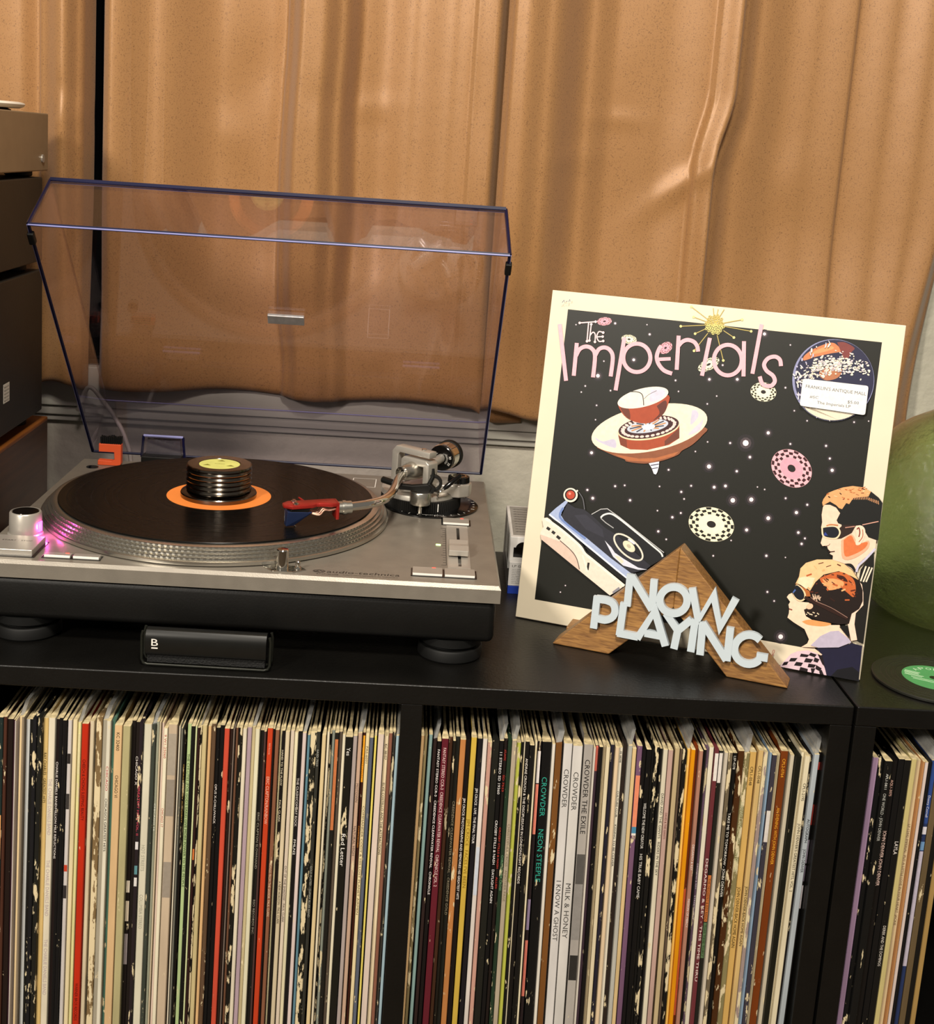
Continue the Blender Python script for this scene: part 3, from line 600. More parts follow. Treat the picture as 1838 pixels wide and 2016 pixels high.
def endfig():
    global cur
    if cur and cur[1].v: cur[1].build(cur[0], [pmat(h) for h in cur[2]], lp)
    cur = None
def mi_(h):
    if h not in cur[2]: cur[2].append(h)
    return cur[2].index(h)
def put(P): return [(u, -lay[0], v) for u, v in P]
def poly(k, col, pts, smo=0, same=False):
    if not same: lay[0] += STEP
    if smo: pts = spl(list(pts)+[pts[0]], 4)[:-1]
    P = cv(k, pts) if k else pts
    cur[1].add(put(P), [tuple(range(len(P)))], mi_(col))
def stroke(k, col, w, pts, smo=False, closed=False, same=False):
    if not same: lay[0] += STEP
    if smo: pts = spl(pts)
    L_, R_ = ribbon(pts, w, closed); L_ = cv(k, L_); R_ = cv(k, R_); n = len(L_)
    cur[1].add(put(L_)+put(R_), [(i, (i+1) % n, n+(i+1) % n, n+i) for i in range(n if closed else n-1)], mi_(col))
def text(k, col, s, p0, p1, h):
    lay[0] += STEP; a, b = cv(k, [p0, p1]); L_ = math.dist(a, b); ux, uy = (b[0]-a[0])/L_, (b[1]-a[1])/L_
    put_text(cur[1], s, lambda u, v: (a[0]+ux*u-uy*v, -lay[0], a[1]+uy*u+ux*v), L_, h, mi_(col))
PINK='f0b2bc';CRM='f0e8c8'
fig('printed_starfield')
poly(0,'16160f',[(16.8,19.5),(296.2,19.5),(296.2,294),(16.8,294)])
stars={8:[(905,120,45),(950,270,20),(515,370,32),(810,420,18),(740,120,15),(570,590,22),(690,577,22),(768,730,35),(965,722,32),(325,575,14),(220,640,16),(250,715,12),(125,910,18),(215,865,14),(1145,920,30),(915,1045,24),(1445,860,25),(1560,777,16),(1330,708,14),(1465,1073,20),(1535,1135,14),(1500,1193,18),(1380,130,14),(1145,12,25),(1125,1320,18),(560,1320,12),(85,405,14),(60,1145,12),(1825,410,25),(1760,150,16),(1800,285,16),(750,1157,10),(1030,588,9),(1107,614,10),(370,210,10),(500,108,10)],
1:[(370,650,20),(640,530,15),(500,255,11),(760,338,11),(1210,677,14),(1420,677,15),(1625,335,17),(955,685,9),(275,727,8),(465,762,8),(245,773,7),(1310,570,9),(415,540,7),(1265,803,7),(977,768,7),(1783,740,9),(1820,418,7),(205,265,6),(740,265,6)],
6:[(345,1295,50),(150,637,20),(130,107,22),(250,770,16),(415,130,12)],
4:[(775,250,25),(710,150,18),(1225,275,20),(1735,480,22),(1565,650,20),(1660,745,16),(1045,105,18),(1160,95,14),(1555,400,12),(445,1303,10),(385,1383,10),(1580,108,12)],
2:[(100,1070,30),(170,410,14),(365,205,12),(1310,215,14),(1270,65,14),(1710,390,14),(1715,920,14),(1540,1050,14),(1735,1265,45),(1170,1307,16),(155,610,12)],
3:[(355,1385,14),(1035,1405,16),(1245,1390,12),(170,1240,14),(45,908,14),(115,287,12)]}
lay[0]+=.02
seen=[]
for k,l in stars.items():
    for q in list(l):
        c=cv(k,[q[:2]])[0]
        if any(math.dist(c,o)<1.5 for o in seen): l.remove(q)
        else: seen.append(c)
for k,l in stars.items():
    for x,y,rr in l:
        if rr>=14: poly(k,'221e20',ell(x,y,rr*2.1,rr*2.1,0,12),same=True)
lay[0]+=.02
for k,l in stars.items():
    for x,y,rr in l: poly(k,'4a4044',ell(x,y,rr*1.35,rr*1.35,0,10),same=True)
lay[0]+=.02
for k,l in stars.items():
    for x,y,rr in l: poly(k,'efe2e6',ell(x,y,rr*.72,rr*.72,0,8),same=True)
def disc(k,cx,cy,rx,ry,rot,col,inner,dark,rings=((.58,.72),(.72,.86),(.86,.99)),n=22):
    fig('printed_disc')
    poly(k,col,ell(cx,cy,rx,ry,rot,40))
    lay[0]+=STEP
    for i,(a,b) in enumerate(rings):
        for j in range(n):
            if (i+j)%2==0: continue
            t0=2*math.pi*j/n;t1=2*math.pi*(j+.86)/n
            q=[];c,s=math.cos(math.radians(rot)),math.sin(math.radians(rot))
            for R_,t in((a,t0),(b,t0),(b,t1),(a,t1)):
                X,Y=rx*R_*math.cos(t),ry*R_*math.sin(t);q.append((cx+c*X-s*Y,cy+s*X+c*Y))
            poly(k,dark,q,same=True)
    poly(k,inner,ell(cx,cy,rx*.56,ry*.56,rot,24));poly(k,'201a18',ell(cx,cy,rx*.2,ry*.2,rot,14))
disc(8,1393,390,232,185,38,PINK,'ee9fb0','38141a');disc(8,540,985,245,180,14,CRM,'f2ead0','1c1a14')
disc(1,1617,772,97,72,8,CRM,'f2ead0','1c1a14');disc(1,420,240,55,31,-5,PINK,'ee9fb0','803040',n=16)
disc(1,605,375,58,34,8,CRM,'f2ead0','706850',n=16);disc(1,880,440,55,40,-35,PINK,'ee9fb0','803040',n=16);disc(1,1205,565,88,42,-28,CRM,'f2ead0','3a3628',n=18)
fig('printed_emblem')
G='b9a55c'
for ex,ey in[(1075,130),(1092,207),(995,277),(1103,333),(1095,462),(1315,535),(1395,362),(1525,315),(1457,227),(1240,140),(1277,148),(1322,150)]:
    stroke(1,G,6,[(1250,265),(ex,ey)])
    if ey not in(140,148,150): poly(1,'e8d890',ell(ex,ey,10,10,0,10))
poly(1,'3a341c',ell(1250,290,72,56,0,24,0,180)+[(1178,270)])
for i in range(46):
    a=i*2.39996;rr=72*math.sqrt((i+.5)/46);X,Y=1250+rr*math.cos(a),263+rr*1.02*math.sin(a)
    stroke(1,'c9b45a' if Y<262 else 'ddd07a',5,ell(X,Y,8.5,7,a*40,9),closed=True)
fig('printed_title')
SW=30
stroke(1,PINK,SW,[(84,260),(132,688)])
stroke(1,PINK,SW,[(213,403),(190,650)]);stroke(1,PINK,SW,[(207,500),(235,450),(280,430),(325,445),(350,500),(335,662)],1);stroke(1,PINK,SW,[(350,500),(380,450),(425,437),(465,460),(484,515),(468,655)],1)
stroke(1,PINK,SW,[(572,360),(505,760)]);stroke(1,PINK,SW,ell(665,515,102,107,0,36),closed=True)
stroke(1,PINK,SW,[(930,634),(870,610),(828,560),(815,505),(832,450),(850,425)],1);stroke(1,PINK,26,[(830,526),(920,522)])
stroke(1,PINK,SW,[(980,348),(965,605)]);stroke(1,PINK,SW,[(978,425),(1010,392),(1050,380),(1095,395),(1120,430),(1126,468)],1)
stroke(1,PINK,SW,[(1215,365),(1155,650)])
stroke(1,PINK,SW,ell(1350,532,105,115,0,36),closed=True);stroke(1,PINK,SW,[(1472,390),(1468,655)])
stroke(1,PINK,SW,[(1604,262),(1535,635)])
stroke(1,PINK,SW,[(1750,577),(1742,530),(1705,506),(1652,520),(1623,565),(1642,612),(1690,650),(1703,695),(1668,728),(1612,712),(1590,655)],1)
w=9;LP_='f3cfd2'
stroke(1,LP_,w,[(235,252),(355,243)]);stroke(1,LP_,w,[(302,250),(290,390)]);stroke(1,LP_,w,[(322,262),(308,385)]);stroke(1,LP_,w,[(314,345),(335,322),(352,340),(350,395)],1)
stroke(1,LP_,w,[(412,325),(380,318),(364,355),(380,390),(412,388)],1);stroke(1,LP_,w,[(368,357),(408,355)])
for q in[(235,252),(355,243),(290,390),(322,262),(308,385),(350,395),(412,325),(408,355),(412,388)]: poly(1,LP_,ell(*q,10,10,0,10))
fig('printed_saucer')
poly(2,'8a5236',[(180,1000),(420,1110),(560,1160),(590,1190),(760,1215),(900,1215),(1100,1175),(1300,1100),(1360,1040),(1500,960),(1640,830),(1690,720),(1200,700),(400,800)],1)
poly(2,'b0683f',[(400,1085),(760,1150),(1000,1140),(1320,1050),(1250,1110),(950,1195),(620,1180)])
poly(2,'efe0c8',ell(908,730,818,318,-11,48))
poly(2,'c6c0d4',[(150,850),(260,910),(420,880),(440,1000),(300,960),(180,900)],1);poly(2,'c9c4d6',[(1500,480),(1560,480),(1590,560),(1480,680)],1);poly(2,'cfc8d6',[(1620,640),(1660,600),(1600,760),(1440,820)],1)
poly(2,'a4482a',[(470,790),(505,960),(640,1022),(880,1030),(1180,960),(1325,865),(1325,670),(1100,780),(800,830)])
poly(2,'6c3a2a',[(1120,905),(1120,975),(1325,865),(1325,720)]);poly(2,'7c3c28',[(475,830),(505,960),(600,1005),(590,880)])
poly(2,'f0d8b0',ell(898,728,432,158,-9,40));poly(2,'3c1c20',ell(898,712,425,152,-9,40))
for i in range(30):
    a=2*math.pi*i/30;c,s=math.cos(math.radians(-9)),math.sin(math.radians(-9));X,Y=365*math.cos(a),122*math.sin(a)
    poly(2,'efd0c8',ell(898+c*X-s*Y,712+s*X+c*Y,30,17,math.degrees(a)*.3-40,10))
poly(2,'c3c9d6',ell(885,700,290,88,-9,30))
for i in range(14):
    a=2*math.pi*i/14;stroke(2,'3a3a4a' if i%2 else 'c88a50',16,[(885+90*math.cos(a),700+28*math.sin(a)),(885+250*math.cos(a),695+76*math.sin(a)-40*math.cos(a))])
poly(2,'e8ecf2',ell(900,710,90,40,-9,16))
poly(2,'a5472a',[(465,370),(500,470),(590,580),(730,645),(850,660),(980,630),(1090,540),(1150,440),(1178,270),(900,300),(650,330)],1)
poly(2,'5e2c22',[(1010,420),(1130,340),(1150,430),(1090,540),(960,620),(1050,520)],1);poly(2,'6a3426',[(500,440),(620,460),(640,600),(560,540)],1)
poly(2,'efe4d6',ell(820,302,362,128,-14,40));poly(2,'d2cbdc',[(930,190),(1120,200),(1090,300),(920,360)],1)
stroke(2,'3a3430',12,[(640,220),(740,222),(805,255),(825,330),(830,410)],1);stroke(2,'6a6460',7,[(835,320),(900,260),(1010,205)],1)
poly(2,'e6e6ee',[(900,1215),(1045,1190),(1040,1260),(1020,1335),(1000,1370),(970,1360),(940,1280)]);stroke(2,'40405a',14,[(925,1245),(1040,1225)]);stroke(2,'40405a',12,[(945,1290),(1030,1275)])
fig('printed_globe')
gx,gy,gr=735,797,592
poly(3,'8d8fb4',ell(gx,gy,gr,gr,0,56));poly(3,'23233f',ell(gx+14,gy-8,gr-20,gr-16,0,56))
poly(3,'c87c50',[(290,500),(330,430),(480,330),(700,255),(800,300),(850,380),(700,410),(480,460),(330,510)],1)
poly(3,'d99a68',[(380,430),(520,350),(680,300),(740,340),(560,400)],1)
poly(3,'7a3a36',[(790,250),(900,250),(1040,330),(1000,390),(950,480),(880,480),(850,400)],1)
poly(3,'b0714e',[(540,640),(700,600),(860,640),(800,760),(640,800),(540,740)],1)
for i in range(420):
    u=random.gauss(0,1);X=720+u*240;Y=600+random.gauss(0,70)+.00025*(X-720)**2-(40 if X>720 else 0)+(60 if X<450 else 0)
    if (X-gx)**2+(Y-gy)**2<(gr-40)**2 and Y<860: poly(3,random.choice(['efe6d4','e4d8c4','f4ecdc','c9bfc4']),ell(X,Y,random.uniform(8,26),random.uniform(6,17),random.uniform(-40,40),6),same=i%3>0)
for i in range(45):
    a=math.radians(random.uniform(95,265));rr=random.uniform(.75,.97)*gr;X,Y=gx+rr*math.cos(a),gy+rr*math.sin(a)
    poly(3,random.choice(['d8d2d8','e8e0d8','b8b4cc']),ell(X,Y,random.uniform(12,40),random.uniform(6,14),random.uniform(30,120),7))
poly(3,'e2d6c0',[(300,1180)]+ell(gx,gy,gr-14,gr-14,0,16,58,132)+[(280,1130)])
fig('printed_car')
poly(4,'1a1b1d',[(760,440),(880,375),(960,370),(1640,900),(1650,960),(1480,1060),(1080,690),(930,610)])
poly(4,'2b2b33',[(480,300),(570,360),(680,380),(760,440),(930,600),(1080,690),(1300,900),(1480,1060),(1430,1100),(1250,1150),(950,930),(480,560),(410,460)])
poly(4,'34343e',[(560,450),(700,440),(900,620),(920,720),(700,620)])
stroke(4,'e8e8e4',20,[(880,480),(920,445),(1000,432),(1100,490),(1300,650),(1500,815),(1600,900),(1625,950)],1);stroke(4,'b0b0b0',10,[(880,485),(940,540),(1035,605)])
stroke(4,'c9c9c9',8,[(770,440),(880,378),(960,372),(1100,470),(1640,900)])
stroke(4,'ded8c8',20,ell(1213,835,215,95,42,30),closed=True);poly(4,'e6dcc0',ell(1220,825,88,50,42,20));poly(4,'bdb49c',ell(1218,822,30,20,42,12));stroke(4,'d8dce8',22,[(1210,740),(1290,795)])
poly(4,'a6b4d6',[(258,440),(340,365),(465,268),(485,290),(420,385),(402,450),(462,545),(700,715),(1000,965),(1255,1155),(1190,1215),(700,815)])
stroke(4,'e6ecf6',20,[(262,440),(480,620),(700,800),(1190,1205)]);stroke(4,'6f86bc',26,[(430,360),(390,440),(430,520),(700,735)],1)
poly(4,'ecd9c8',[(175,485),(250,478),(330,560),(620,800),(690,900),(760,960),(1175,1290),(1110,1340),(990,1415),(640,1130),(165,740),(155,660),(190,590)])
poly(4,'d9bfae',[(165,740),(155,680),(400,770),(560,900),(600,1000),(640,1130)])
stroke(4,'141414',26,[(250,470),(420,590),(630,780),(700,890),(800,960),(1180,1250)],1)
stroke(4,'f6eedc',30,[(215,490),(400,620),(620,810),(690,910),(780,985),(1165,1300)],1)
stroke(4,'141414',26,[(700,830),(760,890),(1190,1230)])
stroke(4,'5a4a44',10,[(390,755),(520,870),(590,970),(625,1100)],1);stroke(4,'20201f',34,[(232,598),(270,625)]);stroke(4,'20201f',34,[(295,645),(330,672)]);stroke(4,'20201f',34,[(352,700),(392,735)])
stroke(4,'1c1a1a',26,[(735,1020),(722,1110)]);stroke(4,'f2e8d8',20,[(660,930),(690,1020),(720,1130)],1)
poly(4,'d6d8e6',[(930,755),(1010,840),(1050,900),(1150,970),(1330,1080),(1440,1105),(1330,1105),(1150,1055),(1030,950)]);poly(4,'e8d8c0',[(1040,930),(1110,950),(1160,1010),(1130,1035)])
poly(4,'ece2d2',ell(518,208,86,86,0,28));poly(4,'18100e',ell(516,205,66,66,0,24));poly(4,'b8452e',ell(518,205,52,52,0,22));poly(4,'e8907a',ell(508,190,16,16,0,10))
stroke(4,'ece2d2',20,[(585,170),(605,150)]);stroke(4,'6c6c74',8,[(615,170),(665,250),(685,380)],1)
poly(4,'8a8890',[(1020,1370),(1100,1310),(1115,1340),(1030,1395)])
fig('printed_portrait')
# jacket and neck of the rear figure
poly(6,'15130f',[(1717,40),(1600,180),(1520,300),(1500,420),(1540,560),(1560,760),(1440,980),(1440,1250),(1470,1350),(1560,1390),(1640,760),(1717,240)])
poly(6,'f0d2bc',[(1110,100),(1290,215),(1440,290),(1460,420),(1540,520),(1560,640),(1560,820),(1450,940),(1430,1100),(1470,1330),(1380,1345),(1335,1110),(1300,900),(1300,300)])
for a,b in(((1520,470),(1600,250)),((1560,480),(1650,260)),((1600,480),(1690,270))): stroke(6,'e8d8c0',22,[a,b])
poly(5,'121210',[(300,660),(285,590),(310,520),(400,400),(520,350),(700,290),(890,262),(1100,290),(1250,370),(1400,490),(1480,600),(1460,760),(1400,1335),(1200,1320),(900,1250),(640,1320),(480,1310),(300,1100)],0)
poly(5,'f0cdb4',[(300,680),(330,635),(440,635),(560,690),(640,800),(570,940),(600,1000),(670,1030),(640,1290),(750,1240),(870,1180),(940,1050),(1030,1040),(1110,1080),(1140,1180),(1200,1280),(1355,1335),(1335,1490),(1250,1580),(1000,1800),(930,1950),(900,1900),(700,1790),(490,1720),(500,1640),(430,1600),(460,1570),(400,1510),(380,1440),(290,1450),(255,1390),(290,1270),(265,1080),(285,980),(275,830)])
poly(5,'dfa26c',[(300,660),(285,590),(310,520),(400,400),(520,350),(700,290),(890,262),(1100,290),(1250,370),(1200,470),(1050,480),(900,500),(820,620),(760,600),(680,720),(620,700),(560,640),(440,570),(330,630)])
for i in range(26):
    X=random.uniform(330,1180);Y=random.uniform(320,560) if X<800 else random.uniform(300,430)
    stroke(5,random.choice(['7a3018','f0c898','b05a28','2a140c']),random.uniform(8,22),[(X,Y),(X+random.uniform(20,70),Y+random.uniform(-25,30))])
for i in range(16):
    X=880+i*34;stroke(5,'e0a070',12,[(X,470+max(0,(X-1150)*.35)),(X+14,530+max(0,(X-1150)*.4))])
poly(5,'e2aa88',[(660,1340),(870,1215),(1000,1400),(1200,1340),(1190,1500),(920,1690),(690,1690)],1);poly(5,'d4713f',[(710,1330),(860,1240),(960,1400),(1180,1370),(1120,1500),(900,1620),(730,1640)],1)
poly(5,'2a1a14',[(630,1090),(700,1030),(960,1030),(870,1190),(660,1300),(540,1310)])
poly(5,'ead2ae',[(270,1070),(420,1045),(545,1050),(625,1105),(650,1200),(575,1305),(430,1305),(290,1250)],1);poly(5,'10131f',[(300,1090),(420,1070),(535,1072),(600,1120),(618,1200),(555,1280),(430,1282),(320,1240)],1);poly(5,'2c3f8c',[(310,1240),(345,1170),(400,1240)])
stroke(5,'c07a4c',26,[(370,1050),(460,1025),(600,1040)],1)
stroke(5,'c08a78',18,[(740,1085),(930,1060)]);stroke(5,'d09a88',18,[(1080,1030),(1400,962)])
poly(5,'f2d2ba',[(930,1110),(1000,1042),(1090,1060),(1138,1150),(1110,1300),(1040,1410),(970,1432),(945,1390),(960,1250)],1);stroke(5,'7a2c1c',24,[(970,1120),(1010,1090),(1030,1180),(1010,1270)],1);stroke(5,'a85434',16,[(1085,1120),(1085,1260),(1010,1370)],1)
stroke(5,'2a1008',18,[(400,1553),(460,1562),(535,1552)]);stroke(5,'8a6a60',10,[(345,1450),(410,1435),(440,1400)],1)
stroke(5,'c6c2d6',44,[(1335,1500),(1150,1700),(1010,1830),(960,1960)],1);poly(5,'0f0e0c',[(720,1800),(860,1800),(940,1900),(930,1970),(860,1880)],1)
# front figure
poly(6,'1b0e09',[(570,500),(640,280),(720,200),(880,150),(1100,150),(1280,210),(1400,300),(1500,450),(1550,600),(1550,760),(1500,870),(1390,940),(1350,1090),(1200,1100),(900,1040),(720,960),(690,890),(760,830),(780,700),(560,560)])
poly(6,'f3d2b6',[(515,640),(545,700),(650,770),(760,780),(820,830),(690,885),(720,980),(850,1060),(1100,1110),(1210,1110),(1350,1310),(1385,1360),(1200,1435),(900,1440),(650,1432),(740,1380),(765,1320),(700,1170),(540,1070),(450,1000),(470,940),(475,870),(465,810),(490,770),(440,700),(470,660)])
poly(6,'e29a5c',[(660,1060),(760,1030),(900,1050),(1090,1090),(980,1130),(760,1110)],1)
poly(6,'ecc08c',[(570,500),(620,400),(640,280),(720,200),(880,150),(1100,150),(1280,215),(1400,310),(1490,450),(1380,390),(1200,320),(980,370),(860,480),(780,610),(700,540)])
poly(6,'f4d8b4',[(620,420),(700,400),(850,420),(800,560),(720,580),(600,490)])
poly(6,'c4622f',[(920,430),(1000,390),(1220,330),(1400,420),(1450,560),(1420,700),(1330,640),(1230,560),(1060,520),(960,500)],1);poly(6,'e6a066',[(960,440),(1130,430),(1270,480),(1240,560),(1060,600),(1020,540)],1);poly(6,'3a160c',[(1170,370),(1280,400),(1330,480),(1200,430)],1)
for i in range(46):
    X=random.uniform(650,1500);Y=random.uniform(200,760)
    if (X-1060)**2/440**2+(Y-520)**2/330**2>1: continue
    stroke(6,random.choice(['5a2412','e8b078','2a120a','b85c30','d8905c']),random.uniform(10,26),[(X,Y),(X+random.uniform(20,80),Y+random.uniform(-30,50))])
for i in range(14): stroke(6,'d8b89c',12,[(820+i*8,690+random.uniform(-40,60)),(835+i*8,720+random.uniform(-40,60))])
poly(6,'b0642f',[(560,500),(650,540),(770,610),(790,690),(700,690),(660,600)])
poly(6,'e8cfa4',[(525,640),(575,520),(650,550),(715,640),(712,725),(640,765),(560,715)],1);poly(6,'10131c',[(520,625),(572,528),(640,562),(690,640),(690,715),(635,742),(570,705)],1);poly(6,'4a68a8',[(525,630),(560,580),(575,600),(540,640)])
stroke(6,'2c140c',46,[(700,700),(860,780),(1100,900),(1330,1010)],1);stroke(6,'a07a6c',8,[(790,700),(870,760),(1100,860),(1330,1000)],1)
poly(6,'eec0a0',ell(775,835,52,42,-20,16))
for i in range(12): poly(6,'e8d4b4',ell(730+i*16,930+random.uniform(-25,25)+i*3,9,9,0,8))
stroke(6,'7a2a1a',14,[(475,870),(520,885)])
poly(6,'bab0c4',[(790,1405),(930,1270),(1080,1200),(1200,1190),(1350,1310),(1385,1362),(1200,1435),(900,1440)]);poly(6,'0e0d0c',[(1210,1130),(1335,1110),(1355,1312)])
poly(6,'1b1932',[(880,1452),(1200,1445),(1390,1372),(1545,1412),(1490,1950),(1020,1880),(1000,1750),(960,1560)]);poly(6,'0f0e14',[(1180,1760),(1400,1720),(1500,1800),(1485,1950),(1080,1890)])
poly(6,'efcdb4',[(570,1480),(700,1442),(850,1452),(960,1540),(930,1560),(760,1490),(600,1505)])
poly(6,'dcc0ca',[(330,1742),(400,1640),(500,1530),(600,1490),(750,1478),(880,1520),(950,1600),(1000,1750),(1018,1875),(730,1815)])
for q in[[(650,1525),(770,1545),(740,1580),(630,1570)],[(790,1510),(880,1540),(850,1580),(760,1550)],[(720,1590),(830,1610),(790,1660),(690,1650)],[(850,1580),(920,1610),(890,1660),(830,1640)],[(580,1645),(680,1660),(650,1710),(545,1700)],[(760,1670),(870,1690),(840,1735),(745,1725)],[(640,1720),(750,1750),(740,1815),(620,1795)],[(790,1740),(860,1740),(830,1830),(800,1825)],[(870,1690),(950,1740),(930,1790),(860,1750)],[(915,1790),(950,1760),(980,1860),(920,1850)],[(890,1530),(960,1560),(1000,1720),(960,1680)],[(500,1590),(600,1590),(560,1640),(470,1640)],[(400,1650),(470,1640),(440,1690),(370,1700)]]: poly(6,'1c1216',q)
fig('handwritten_marks')
for q in[[(110,100),(125,82),(130,100)],[(140,92),(150,90)],[(160,95),(168,75),(172,92)]]: stroke(1,'4a5578',4,q)
stroke(6,'b46a5c',8,[(145,1460),(100,1590)]);stroke(6,'b46a5c',8,[(95,1540),(150,1510)]);stroke(6,'b46a5c',8,ell(180,1580,22,30,10,14),closed=True);stroke(6,'b46a5c',8,[(215,1600),(262,1490),(240,1480),(225,1560),(225,1630),(255,1635)],1)
fig('price_sticker')
def rr(P, r=38):
    out=[]
    for i in range(4):
        a,b,c=Vector(P[i-1]),Vector(P[i]),Vector(P[(i+1)%4]);u=(a-b).normalized()*r;w_=(c-b).normalized()*r
        for t in(0,.3,.6,1): out.append(tuple((1-t)**2*(b+u)+2*t*(1-t)*b+t*t*(b+w_)))
    return out
poly(3,'e6e4e2',rr([(298,770),(1246,880),(1195,1302),(252,1162)]))
text(3,'50504e',"FRANKLIN'S ANTIQUE MALL",(338,905),(1205,1018),2.9);text(3,'50504e',"#SC",(395,1050),(520,1068),2.4);text(3,'50504e',"$5.00",(940,1128),(1103,1148),2.6);text(3,'50504e',"The Imperials LP",(500,1135),(985,1198),2.6)

endfig()

# stand: oak chevron with raised white letters
M_oak = mat('oak', '8a6236', rough=.5, noise=.0, bump=.15, bscale=40)
def oak(name, ang):
    m = bpy.data.materials.new(name); m.use_nodes = True; N = m.node_tree.nodes; L = m.node_tree.links; b = N['Principled BSDF']
    tc = N.new('ShaderNodeTexCoord'); mp = N.new('ShaderNodeMapping'); mp.inputs['Rotation'].default_value = (0, ang, 0); mp.inputs['Scale'].default_value = (18, 120, 150); L.new(tc.outputs['Object'], mp.inputs['Vector'])
    n = N.new('ShaderNodeTexNoise'); n.inputs['Scale'].default_value = 4; n.inputs['Detail'].default_value = 6; n.inputs['Distortion'].default_value = .6; L.new(mp.outputs['Vector'], n.inputs['Vector'])
    rp = N.new('ShaderNodeValToRGB'); e = rp.color_ramp.elements; e[0].position = .32; e[0].color = lin('6f4a26'); e[1].position = .68; e[1].color = lin('a2763f')
    L.new(n.outputs['Fac'], rp.inputs['Fac']); L.new(rp.outputs['Color'], b.inputs['Base Color']); b.inputs['Roughness'].default_value = .45
    bp = N.new('ShaderNodeBump'); bp.inputs['Strength'].default_value = .2; bp.inputs['Distance'].default_value = .001; L.new(n.outputs['Fac'], bp.inputs['Height']); L.new(bp.outputs['Normal'], b.inputs['Normal'])
    return m
M_oakl, M_oakr = oak('oak_left', math.radians(45)), oak('oak_right', math.radians(-45))
sg = thing('now_playing_stand', 'wooden chevron record stand with white NOW PLAYING letters before the album cover', 'record stand', W(291, 67, 0), -.369)
LE = .1
def sf(t, h, d): return (t, h*math.sin(LE)+d*math.cos(LE), h*math.cos(LE)-d*math.sin(LE))    # d: depth behind the front face
def limb(pts, m, name):
    mb = MB(); n = len(pts); D = 24
    fr = [sf(t, h, 0) for t, h in pts]; bk = []
    for t, h in pts:
        q = sf(t, h, D); bk.append((q[0], q[1], max(q[2], 0) if h < 1 else q[2]))
    mb.add(fr+bk, [tuple(range(n)), tuple(range(2*n-1, n-1, -1))]+[(i, (i+1) % n, n+(i+1) % n, n+i) for i in range(n)])
    return mb.build(name, m, sg, bevel=.9)
limb([(-104, .3), (-52, .3), (0, 52), (0, 106)], M_oakl, 'left_limb')
limb([(104, .3), (52, .3), (0, 52), (0, 106)], M_oakr, 'right_limb')
for t, m in ((-86, M_oakl), (72, M_oakr)):
    MB().box(t-12, t+12, 24.6, 48, .2, 9).build('rear_foot', m, sg, bevel=.8)
M_letter = mat('white_acrylic', 'bfcad0', rough=.35, noise=.02, nscale=30)
for q_, (ch, strokes) in enumerate(LETTERS):
    mb = MB()
    for k_, s_ in enumerate(strokes):
        P = [(s_[i], s_[i+1]) for i in range(0, len(s_), 2)]; closed = ch == 'O'
        L_, R_ = ribbon(P, 6.4, closed); n = len(P); D0, D1 = -5.0-.05*k_-.16*(q_ % 3), -.2
        vs = [sf(*p, d) for d in (D0, D1) for p in L_+R_]; fs = []
        for i in range(n if closed else n-1):
            j = (i+1) % n; fs += [(i, j, n+j, n+i), (2*n+i, 3*n+i, 3*n+j, 2*n+j), (i, 2*n+i, 2*n+j, j), (n+i, n+j, 3*n+j, 3*n+i)]
        if not closed: fs += [(0, n, 3*n, 2*n), (n-1, 3*n-1, 4*n-1, 2*n-1)]
        mb.add(vs, fs)
    mb.build('letter', M_letter, sg)

